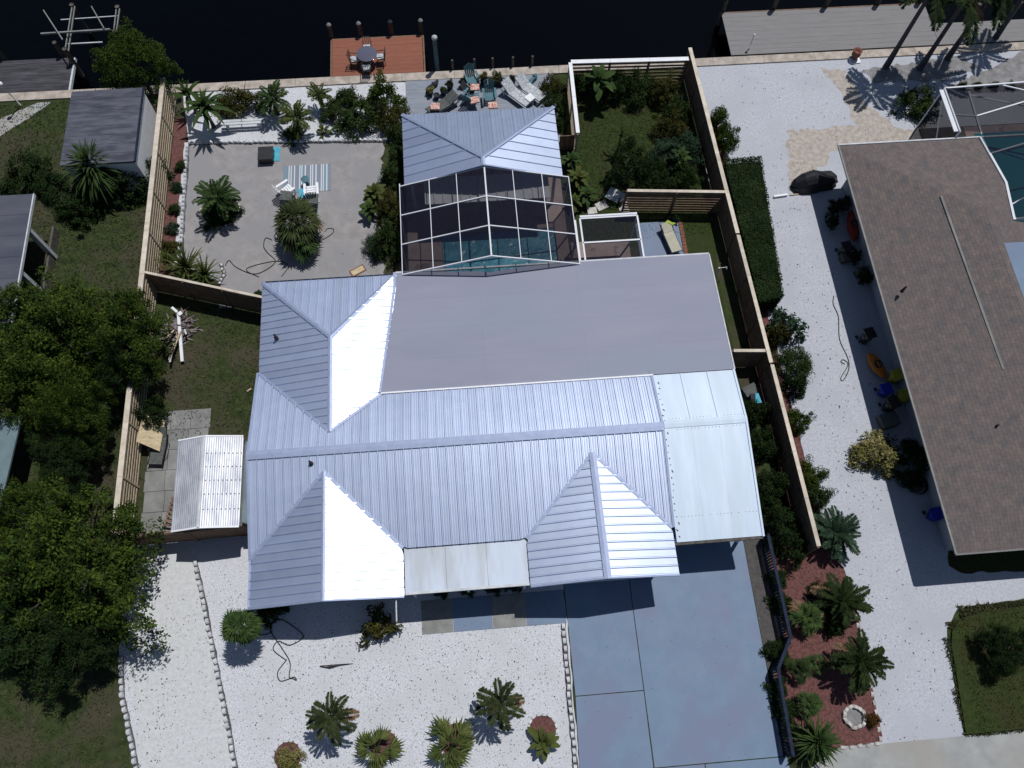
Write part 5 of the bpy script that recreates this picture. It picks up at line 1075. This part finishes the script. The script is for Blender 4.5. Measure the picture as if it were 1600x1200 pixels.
for sx in (-.24, .24): MB().beam((sx, -.25, 0), (sx, .3, .6), .03, .03).build('leg', 'offwhite', t, local=True)
p = W(697, 163, .4); lounger('grey patterned lounger at the lower left of the terrace', (p[0] - .2, p[1], Z0), -1.0, 'greyfab', 'dark', .3)
p = W(808, 150, .4); lounger('white patterned lounger left of a pair on the terrace', (p[0], p[1] + .1, Z0), .75, 'cushion', 'white', .45)
p = W(829, 140, .4); lounger('white patterned lounger right of a pair on the terrace', (p[0], p[1], Z0), .75, 'cushion', 'white', .45)
p = W(823, 163, .3); t = thing('side_table', (p[0] + .2, p[1] + .3, Z0), 'small white side table beside the pair of white loungers', 'table'); MB().box(0, 0, .42, .45, .45, .03, .7).build('tabletop', 'white', t, local=True)
for sx in (-.16, .16):
    for sy in (-.16, .16): MB().box(sx, sy, .2, .03, .03, .4).build('leg', 'white', t, local=True)
def figure_pile(a, b, m, lab, rz, L=.9, cat='bundle', nm='folded_cover'):
    p = W(a, b, .3); t = thing(nm, (p[0], p[1], Z0), lab, cat, rz=rz); mb = MB()
    mb.tube([(-L / 2, 0, .12), (-L / 4, .06, .17), (0, 0, .2), (L / 4, -.05, .16), (L / 2, .02, .1)], [.06, .13, .11, .14, .07], 8); mb.build('roll', m, t, local=True)
    MB().box(.1, 0, .34, .06, .18, .04).build('strap', 'black', t, local=True)
    return t
figure_pile(833, 122, 'teal', 'bluish rolled cover below the rightmost mooring post', 1.1)
figure_pile(675, 133, 'dark', 'dark rolled cover beside the tall grey-green piling', .9, 1.1)

# sand yard
rg = thing('rug', (*W2(480, 279), .015), 'striped grey and white outdoor rug on the sand', 'rug'); r4 = [W2(440, 253), W2(518, 253)]
MB().box(0, 0, .012, 2.55, 1.75, .015).build('rug_cloth', 'stripe', rg, local=True)
p = W(447, 296, .4); adirondack('white', 'white adirondack chair on the left of the striped rug', (p[0], p[1], .02), 2.2)
p = W(487, 298, .4); adirondack('white', 'white adirondack chair on the right of the striped rug', (p[0], p[1], .02), 3.2)
for a, b, rz, lab in ((447, 305, .6, 'dark cover draped over the left white chair by the palm'), (487, 310, 0.1, 'dark cover draped over the right white chair by the palm')):
    p = W(a, b, .6); q = prop(MB().prism([(p[0] - .32, p[1] - .3), (p[0] + .3, p[1] - .34), (p[0] + .34, p[1] + .22), (p[0] - .3, p[1] + .3)], .52, lambda x, y: .62 + .1 * sin(x * 5)).build('seat_cover', 'greyfab'), lab, 'cover')
p = W(478, 283, .3); t = thing('side_table', (p[0], p[1], .02), 'small teal side table between the white chairs on the rug', 'table')
MB().lathe([(.2, .44), (.22, .45), (.22, .47), (.2, .48)], seg=14).build('tabletop', 'teal', t, local=True); MB().lathe([(.18, 0), (.05, .1), (.05, .44)], seg=10).build('pedestal', 'teal', t, local=True)
p = W(474, 301, .1); prop(MB().box(p[0], p[1], .05, .5, .6, .05, .1).build('footstool_mat', 'turq'), 'turquoise pad between the two white chairs', 'mat')
p = W(420, 240, .1); prop(MB().box(p[0] + .1, p[1], .03, .95, .92, .03, -.03).build('mat', 'turq'), 'turquoise mat under the black square fire pit', 'mat')
p = W(415, 240, .4); t = thing('fire_pit', (p[0], p[1], 0.04), 'black square covered fire pit on the sand', 'fire pit')
MB().box(0, 0, .2, .74, .78, .36).build('body', 'black', t, local=True); MB().box(0, 0, .40, .80, .84, .05).build('lid', 'black', t, local=True); MB().box(.43, .2, .3, .04, .1, .05).box(.43, -.2, .3, .04, .1, .05).build('handle', 'black', t, local=True)
p0, p1 = W(345, 191, .5), W(413, 187, .5); t = thing('bench', ((p0[0] + p1[0]) / 2, (p0[1] + p1[1]) / 2, 0), 'long white bench between palm and banana plant', 'bench')
MB().box(0, .07, .46, p1[0] - p0[0], .16, .05).build('seat_plank', 'offwhite', t, local=True); MB().box(0, -.12, .46, p1[0] - p0[0], .16, .05).build('seat_plank', 'offwhite', t, local=True)
for s in (-.9, .9): MB().box(s, 0, .21, .08, .34, .43).build('leg', 'offwhite', t, local=True)
p = W(559, 423, .03); t = thing('mat', (p[0], p[1], .01), 'small yellow patterned mat at the edge of the metal roof', 'mat', rz=.5); MB().box(0, 0, .015, .8, .42, .02).build('border', 'terracotta', t, local=True); MB().box(0, 0, .03, .68, .30, .015).build('centre', 'ply', t, local=True)
def hose(pts, r, label, m='hose', cat='hose'):
    P_ = [Vector(W(a, b, .03)) for a, b in pts]; out = []
    for i in range(len(P_) - 1):
        a, b, c, d = P_[max(i - 1, 0)], P_[i], P_[i + 1], P_[min(i + 2, len(P_) - 1)]
        for k in range(6):
            t = k / 6; out.append(.5 * ((2 * b) + (c - a) * t + (2 * a - 5 * b + 4 * c - d) * t * t + (3 * b - a - 3 * c + d) * t ** 3))
    out.append(P_[-1]); return prop(MB().tube(out, r, 5).build('garden_hose', m), label, cat)
hose([(352, 415), (358, 407), (370, 418), (400, 428), (430, 410), (418, 395), (412, 385), (415, 372), (425, 375)], .022, 'dark hose winding across the sand towards the metal roof')
hose([(405, 433), (385, 420), (430, 408), (450, 415), (440, 432)], .02, 'dark hose end curled beside the north roof edge')
hose([(498, 378), (518, 366), (521, 358), (512, 357), (508, 362)], .02, 'short loop of hose right of the shaggy fan palm')
hose([(395, 992), (420, 990), (425, 975), (440, 968), (470, 988), (472, 998), (452, 1008), (435, 1002), (427, 1015), (445, 1030), (447, 1032), (434, 1050), (438, 1064), (455, 1060), (463, 1063), (460, 1058), (452, 1058), (453, 1035), (440, 1012), (425, 990), (421, 970)], .022, 'black hose tangled on the front gravel below the roof')
hose([(1303, 462), (1302, 475), (1310, 495), (1312, 530), (1325, 560), (1326, 578), (1318, 594), (1314, 590), (1325, 570), (1318, 562), (1314, 565), (1320, 569)], .02, 'thin hose looping along the shell drive by the shadow edge')
prop(MB().tube([W(500, 1041, .04), W(515, 1042, .05), W(530, 1039, .05), W(552, 1037, .03)], [.03, .08, .04, .01], 6).build('palm_sheath', 'black'), 'dark dry palm sheath lying on the front gravel', 'palm leaf')
p = W(1337, 86, .3); t = thing('planter', (p[0], p[1], 0), 'terracotta urn on a white square base by the right dock', 'planter'); MB().box(0, -.1, .04, .62, .55, .08).build('base', 'white', t, local=True); MB().lathe([(.14, .08), (.26, .35), (.22, .6), (.27, .64), (.2, .64), (.18, .5)], seg=12).build('urn', 'terracotta', t, local=True)
p = W(1222, 306, .2); prop(MB().beam((p[0] - .4, p[1] + .05, .1), (p[0] + .35, p[1] + .12, .1), .1, .1).build('pipe_section', 'white'), 'short white pipe lying on the shell drive by the box hedge', 'pipe')
prop(MB().beam((p[0] + .5, p[1] + .12, .05), (p[0] + 1.0, p[1] + .16, .05), .05, .05).build('stick', 'ply'), 'thin pale stick right of the short white pipe', 'stick')
# covered boat / grill at the corner of the brown roof
p = W(1276, 278, .6); t = thing('covered_grill', (p[0], p[1], 0), 'large object under a black cover at the corner of the brown roof', 'covered grill', rz=.12)
mb = MB(); N = 10
secs = [(-1.25, .05, .2), (-1.1, .35, .5), (-.7, .5, .85), (-.2, .55, 1.0), (.4, .5, .8), (.9, .5, .7), (1.2, .35, .4)]
vs = []; fs = []
for (x_, w_, h_) in secs:
    for k in range(N): a = pi * k / (N - 1); vs.append((x_ + .06 * sin(k * 2.1), w_ * cos(a) * (1 + .06 * sin(k * 3)), .02 + h_ * sin(a) ** .7))
for i in range(len(secs) - 1):
    for k in range(N - 1): fs.append((i * N + k, (i + 1) * N + k, (i + 1) * N + k + 1, i * N + k + 1))
fs += [tuple(range(N)), tuple(range((len(secs) - 1) * N, len(secs) * N))[::-1]]
mb.add(vs, fs, False).build('cover', 'tarp', t, local=True); MB().tube([(-.3, .3, .98), (.1, .1, 1.0), (.5, -.1, .84), (1.0, -.2, .72)], .02, 5).build('strap', 'hose', t, local=True)
# things in the shade along the neighbour's wall
def bin_(a, b, m, lab, rz=.2, h=1.0):
    p = W(a, b, .6); t = thing('wheelie_bin', (p[0], p[1], 0), lab, 'bin', rz=rz); MB().lathe([(.24, .05), (.31, h * .9)], seg=4).build('body', m, t, local=True); MB().box(0, 0, h * .93, .52, .56, .07, pi / 4 * 0).build('lid', m, t, local=True)
    for s in (-.22, .22): MB().tube([(s - .03, .25, .1), (s + .03, .25, .1)], .1, 8).build('wheel', 'black', t, local=True)
def kayak(a, b, m, lab, L=2.4, rz=1.4, z=.1):
    p = W(a, b, .3); t = thing('kayak', (p[0], p[1], z), lab, 'kayak', rz=rz); mb = MB(); secs = [(-L / 2, .03), (-L * .38, .2), (-L * .15, .33), (L * .15, .33), (L * .38, .2), (L / 2, .03)]; vs = []; N = 8
    for (x_, w_) in secs: vs += [(x_, w_ * cos(2 * pi * k / N), .2 + w_ * .55 * sin(2 * pi * k / N)) for k in range(N)]
    fs = [(i * N + k, i * N + (k + 1) % N, (i + 1) * N + (k + 1) % N, (i + 1) * N + k) for i in range(5) for k in range(N)]; mb.add(vs, fs, True).build('hull', m, t, local=True)
    MB().lathe([(.2, .36), (.22, .40), (.17, .40), (.15, .37)], seg=12).build('cockpit', 'black', t, local=True)
kayak(1333, 352, 'red', 'red kayak lying in the shade against the neighbour wall', 2.0)
kayak(1370, 571, 'orange', 'orange kayak in the shade near the blue tarp', 1.5, 1.9)
bin_(1355, 525, 'black', 'black bin standing alone in the shade above the orange kayak'); bin_(1400, 587, 'yellow', 'yellow bin upper of two against the neighbour wall', h=.8); bin_(1413, 618, 'yellow', 'yellow bin lower of two against the neighbour wall', h=.8)
bin_(1385, 608, 'blue', 'blue bin beside the yellow bins in the shade', h=.7); bin_(1463, 803, 'blue', 'blue bin far down the shaded neighbour wall', h=.7)
bin_(1392, 632, 'black', 'black bin below the blue bin in the shade'); bin_(1322, 387, 'black', 'dark bin just below the red kayak', h=.8)
for (a, b, s, lab) in ((1322, 402, .5, 'grey crate in the shade below the dark bin'), (1345, 425, .45, 'grey crate next to the old hose rack in the shade'), (1388, 657, .8, 'grey low chest with pale lid edge in the shade')):
    p = W(a, b, .3); t = thing('storage_crate', (p[0], p[1], 0), lab, 'crate', rz=.2); MB().box(0, 0, .22, s, s * .8, .44).build('box', 'piling', t, local=True); MB().box(0, 0, .46, s + .04, s * .8 + .04, .04).build('lid', 'greyfab', t, local=True)
for (a, b, lab) in ((1305, 325, 'potted dark plant nearest the covered grill in the shade'), (1318, 318, 'potted dark plant against the wall above the red kayak'), (1300, 345, 'potted dark plant left of the red kayak'), (1352, 433, 'potted plant in the shade halfway down the wall'), (1335, 400, 'potted plant beside the grey crate in the shade')):
    p = W(a, b, .4); pot((p[0], p[1], 0), .2, .4, lab, 'black', 'leaf_dark', .4)
p = W(1435, 756, .2); t = thing('hose_coil', (p[0], p[1], 0), 'round coil of black hose in the shade below the variegated bush', 'hose coil'); mb = MB()
for k in range(4): mb.tube([(cos(a * pi / 9) * (.42 + k * .015), sin(a * pi / 9) * (.42 + k * .015), .04 + k * .035) for a in range(19)], .02, 5)
mb.build('hose', 'hose', t, local=True); MB().lathe([(.35, 0), (.34, .05), (.05, .07)], seg=14).build('reel_base', 'piling', t, local=True)
# left middle yard: plywood, lounger, lattice, woodpile
q = [W(208, 648, .9), W(240, 655, .9), W(230, 700, .35), W(205, 695, .9)]
t = thing('plywood_sheet', (q[0][0], q[0][1], 0), 'weathered plywood sheet leaning against the slat fence', 'plywood')
x0, x1 = q[0][0], q[1][0] + .1; y0, y1 = q[2][1], q[0][1]
MB().prism([(-15.45, y0 + .1), (-14.6, y0 - .25), (-14.5, y1 - .2), (-15.3, y1)], lambda x, y: 1.05 - (x + 15.45) * .7, lambda x, y: 1.08 - (x + 15.45) * .7).build('sheet', 'ply', t)
MB().beam((-15.3, y0 + .3, 0), (-15.3, y0 + .3, .9), .08, .08).beam((-14.7, y0 + .1, 0), (-14.7, y0 + .1, .45), .08, .08).build('prop', 'brownwood', t)
p = W(247, 697, .4); t = thing('chaise_lounge', (p[0], p[1], .03), 'grey mesh chaise lounge on the slab patio by the plywood', 'lounge chair', rz=-.1)
MB().box(0, -.2, .32, .60, 1.3, .025).build('seat_sling', 'greyfab', t, local=True); MB().beam((0, .45, .33), (0, .85, .62), .6, .03).build('back_sling', 'greyfab', t, local=True)
for s in (-1, 1): MB().tube([(s * .32, -.88, .33), (s * .32, .45, .33), (s * .33, .9, .68)], .025, 6).build('side_rail', 'black', t, local=True); MB().tube([(s * .32, -.5, .33), (s * .36, -.45, 0), (s * .36, .2, 0), (s * .32, .25, .33)], .02, 6).build('leg', 'black', t, local=True)
p = W(267, 800, .3); t = thing('pallet_lattice', (p[0], p[1], .03), 'small rusty wooden lattice leaning beside the corrugated shed', 'lattice', rz=1.35)
for k in range(7): MB().box(-.6 + k * .2, 0, .3, .1, .32, .03).build('slat', 'brownwood', t, local=True)
MB().box(0, .1, .27, 1.4, .05, .03).build('rail', 'brownwood', t, local=True)
for (a, b, L, rz, lab) in ((221, 749, .4, .8, 'bent wire lying on the slab patio by the fence'),): prop(MB().tube([W(215, 745, .05), W(227, 750, .05), W(224, 757, .05)], .012, 5).build('wire', 'black'), lab, 'wire')
wp = thing('woodpile', (*W2(276, 510, .2), 0), 'pile of grey cut branches on the side lawn', 'woodpile'); mb = MB(); g = random.Random(4); stick_count = 0
for k in range(260):
    a = g.uniform(0, 2 * pi); r = abs(g.gauss(0, .42)) ; x_, y_ = r * cos(a) * .85, r * sin(a) * 1.0; an = atan2(y_, x_) + g.uniform(-.7, .7) if g.random() < .6 else g.uniform(-.5, .6); L = g.uniform(.25, .55); z_ = g.uniform(.05, .4) * max(.2, 1 - r)
    st_ = MB().tube([(x_ - L / 2 * cos(an), y_ - L / 2 * sin(an), z_), (x_ + L / 2 * cos(an), y_ + L / 2 * sin(an), z_ + g.uniform(-.08, .1))], g.uniform(.022, .045), 5); st_.build('branch', 'stick', wp, local=True)
p0, p1 = W(279, 490, .4), W(285, 565, .2)
t = thing('gutter_pipe', p0, 'long white gutter length lying on the branch pile', 'gutter'); MB().beam(p0, p1, .14, .1).build('channel', 'white', t); MB().beam((p0[0] - .3, p0[1] + .3, .5), (p0[0] - .02, p0[1] + .02, .5), .12, .1).build('elbow', 'white', t)
for (a, b, lab, L, rz, m) in ((272, 545, 'tan plank lowest across the woodpile', 1.3, 1.35, 'ply'), (277, 535, 'tan plank lying beside the white gutter', 1.1, 1.3, 'ply'), (268, 560, 'short white board at the lower end of the woodpile', .5, 1.5, 'offwhite'), (266, 525, 'thin tan lath poking left from the woodpile', .6, .9, 'ply'), (283, 492, 'small white box on top of the woodpile', .2, .6, 'white'), (291, 520, 'short pale board right of the white gutter', .3, 1.9, 'offwhite')):
    p = W(a, b, .35); w_ = .2 if 'box' in lab else .08; prop(MB().box(p[0], p[1], .45, L, w_, .06 if w_ < .1 else .15, rz).build('small_box' if 'box' in lab else 'plank', m), lab, 'box' if 'box' in lab else 'plank')
prop(MB().box(*W(390, 610, 0)[:2], .05, .22, .08, .06, .6).build('offcut', 'rawwood'), 'small timber offcut on the lawn beside the main roof', 'offcut')
# side pad sunbed and bits
p = W(1050, 375, .4); t = thing('chaise_lounge', (p[0], p[1], .03), 'beige chaise lounge on the concrete side pad behind the flat roof', 'lounge chair', rz=.22)
MB().box(0, -.1, .34, .55, 1.2, .08).build('seat_cushion', 'beige', t, local=True); MB().beam((0, .5, .36), (-.0, 1.0, .52), .52, .08).build('back_cushion', 'beige', t, local=True)
for s in (-1, 1): MB().tube([(s * .31, -.75, .3), (s * .31, .5, .3), (s * .31, .98, .5)], .025, 6).build('side_rail', 'rail', t, local=True); MB().box(s * .3, -.5, .15, .04, .04, .3).build('leg', 'rail', t, local=True); MB().box(s * .3, .4, .15, .04, .04, .3).build('leg', 'rail', t, local=True)
p = W(1046, 351, .4); q = prop(MB().tube([(p[0] - .28, p[1], .44), (p[0] - .1, p[1] + .08, .5), (p[0] + .1, p[1] - .05, .48), (p[0] + .3, p[1] + .02, .44)], [.06, .13, .11, .05], 7).build('towel_bundle', 'lime'), 'bright lime towel bundle at the head of the beige chaise', 'towel')
p = W(1057, 340, .3); pot((p[0], p[1], 0), .16, .35, 'small pot in the shade behind the lime towel', 'dark', 'leaf_dark', .2)
p = W(1130, 418, 1.0); t = thing('wall_bracket', (p[0] - .2, p[1], 0), 'white outdoor tap post on the strip of side turf', 'tap'); MB().box(0, 0, .5, .06, .06, 1.0).build('post', 'alu', t, local=True); MB().tube([(0, 0, .98), (.4, .02, .98), (.42, .02, .8)], .02, 6).build('spout', 'alu', t, local=True)
p = W(1180, 625, .3); t = thing('storage_crate', (p[0], p[1], 0), 'teal-topped crate in the dark passage beside the carport roof', 'crate'); MB().box(0, 0, .25, .5, .5, .5).build('box', 'dark', t, local=True); MB().prism([(-.1, -.25), (.2, -.25), (.12, .25), (-.02, .25)], .51, .56).build('lid', 'turq', t, local=True)
prop(MB().box(*W(1172, 610, .3)[:2], .2, .7, .5, .4, .4).build('cardboard_sheet', 'greyfab'), 'grey slab leaning in the passage by the carport ridge', 'slab')
p = W(966, 318, .1); t = thing('sewer_drum', (p[0] + .1, p[1], .06), 'small dark drum on the pale stepping slab', 'drum'); MB().lathe([(.14, 0), (.16, .1), (.15, .3), (.12, .32)], seg=12).build('body', 'black', t, local=True); MB().lathe([(.155, .32), (.155, .35), (.04, .36)], seg=12).build('lid', 'dark', t, local=True)
# boat lift in the canal
bl = thing('boat_lift', (*W2(120, 45, .5), -1), 'white aluminium boat lift over the canal at the upper left', 'boat lift')
def lb(a, b, z=1.0, w=.05, h=.08, n='beam', m='concrete'): MB().beam(W(*a, z), W(*b, z), w, h).build(n, m, bl)
lb((113, 10), (102, 78)); lb((117, 10), (107, 80)); lb((182, 14), (178, 48)); lb((187, 14), (182, 50))
lb((64, 53), (172, 46), 1.3, .08, .1); lb((95, 31), (185, 25), .8, .05, .05, m='offwhite'); lb((104, 69), (160, 66), .8, .06, .06, m='offwhite'); lb((68, 16), (98, 62), 1.5, .06, .06, 'guide_pole'); lb((143, 10), (163, 45), 1.5, .06, .06, 'guide_pole')
for a in ((113, 9), (102, 78), (184, 12), (180, 50)): p = W(*a, 1.0); MB().tube([(p[0], p[1], -3), (p[0], p[1], 1.1)], .14, 8).build('piling', 'piling', bl)
# lamp post at far left
p = W(33, 165, 0); p2 = W(1, 132, 1.9); t = thing('lamp_post', (p[0], p[1], 0), 'thin pole with white round lamp beside the weathered dock', 'lamp post')
MB().tube([p, (p2[0], p2[1], 1.85)], .03, 6).build('pole', 'alu', t); MB().lathe([(.06, 1.8), (.13, 1.9), (.12, 2.0), (.03, 2.05)], p2[0], p2[1], 10).build('lamp', 'white', t)

# loose litter on gravel: dark leaf scraps nobody could count
g = np.random.default_rng(9); V = []
def scraps(n, x0, x1, y0, y1, s0, s1, ok=lambda x, y: True, z=.03):
    for k in range(n):
        x, y = g.uniform(x0, x1), g.uniform(y0, y1)
        if not ok(x, y): continue
        a = g.uniform(0, 6.28); l = g.uniform(s0, s1); w = l * g.uniform(.25, .6); c, s = cos(a), sin(a)
        V.extend([(x - l * c, y - l * s, z), (x + w * s, y - w * c, z + .01), (x + l * c, y + l * s, z + .02), (x - w * s, y + w * c, z)])
inhouse = lambda x, y: not (-9.3 < x < 3.3 and 4.6 < y)
scraps(2600, -14, 2.9, -3.5, 6, .012, .035, inhouse); scraps(500, -10, 2.9, -3.5, 4.6, .02, .05); scraps(500, 15.9, 19.2, -2.3, 26, .012, .045); scraps(160, 15, 24, 26, 33.4, .015, .05); scraps(60, 16.2, 18.4, 6, 22, .02, .06)
scraps(120, -14.4, -4, 20.5, 33.3, .012, .04); scraps(90, 3.4, 11.4, -2.3, 6, .01, .03, z=.04); scraps(160, -15.3, -13.6, -1, 5, .02, .06)
sc = fastmesh('leaf_litter', V, np.arange(len(V)).reshape(-1, 4), 'piling'); prop(link('leaf_litter', sc), 'dark leaf scraps scattered over the white gravel', 'leaf litter', kind='stuff')
# grass tufts on lawns
def tufts(name, regions, n, h, m, lab, seed, z=.01):
    g = np.random.default_rng(seed); Vs = []
    for (x0, x1, y0, y1) in regions:
        k = int(n * (x1 - x0) * (y1 - y0)); x = g.uniform(x0, x1, k); y = g.uniform(y0, y1, k); a = g.uniform(0, 6.28, k); hh = g.uniform(.4, 1, k) * h; w = hh * .5; lx, ly = g.normal(size=k) * hh * .8, g.normal(size=k) * hh * .8
        Vs.append(np.stack([np.column_stack([x - w * np.cos(a), y - w * np.sin(a), np.full(k, z)]), np.column_stack([x + w * np.cos(a), y + w * np.sin(a), np.full(k, z)]), np.column_stack([x + lx, y + ly, hh + z])], 1).reshape(-1, 3))
    V = np.concatenate(Vs); return prop(link(name, fastmesh(name, V, np.arange(len(V)).reshape(-1, 3), m)), lab, 'grass', kind='stuff')
G['tuft_dry'] = mat('dry_tufts', (0.025, 0.034, 0.011), (0.075, 0.075, 0.035), .8, .9, island=.5)
tufts('grass_tufts', [(-27, -15.8, -3.5, 33.6), (-15.4, -9.8, 13, 20)], 90, .09, 'tuft_dry', 'dry grass tufts on the left lawns', 1)
tufts('lawn_tufts', [(6.2, 12.9, 22.5, 33)], 160, .07, 'leaf_mid', 'short green grass on the right and back lawns', 2)

tufts('edge_tufts', [(19.75, 26, -2.1, 2.3), (20.4, 26, 2.2, 2.75)], 170, .07, 'leaf_olive', 'short olive green grass on the rounded lawn island', 3, .13)
tufts('turf_fringe', [(19.1, 19.3, -2.2, -.4), (19.3, 19.62, -.4, 1.6), (19.65, 20.3, 1.9, 2.25), (20.3, 26, 2.35, 2.85), (19.2, 26, -2.3, -2.12)], 700, .10, 'tuft_dry', 'ragged grass fringe round the rounded lawn island', 4, .06)
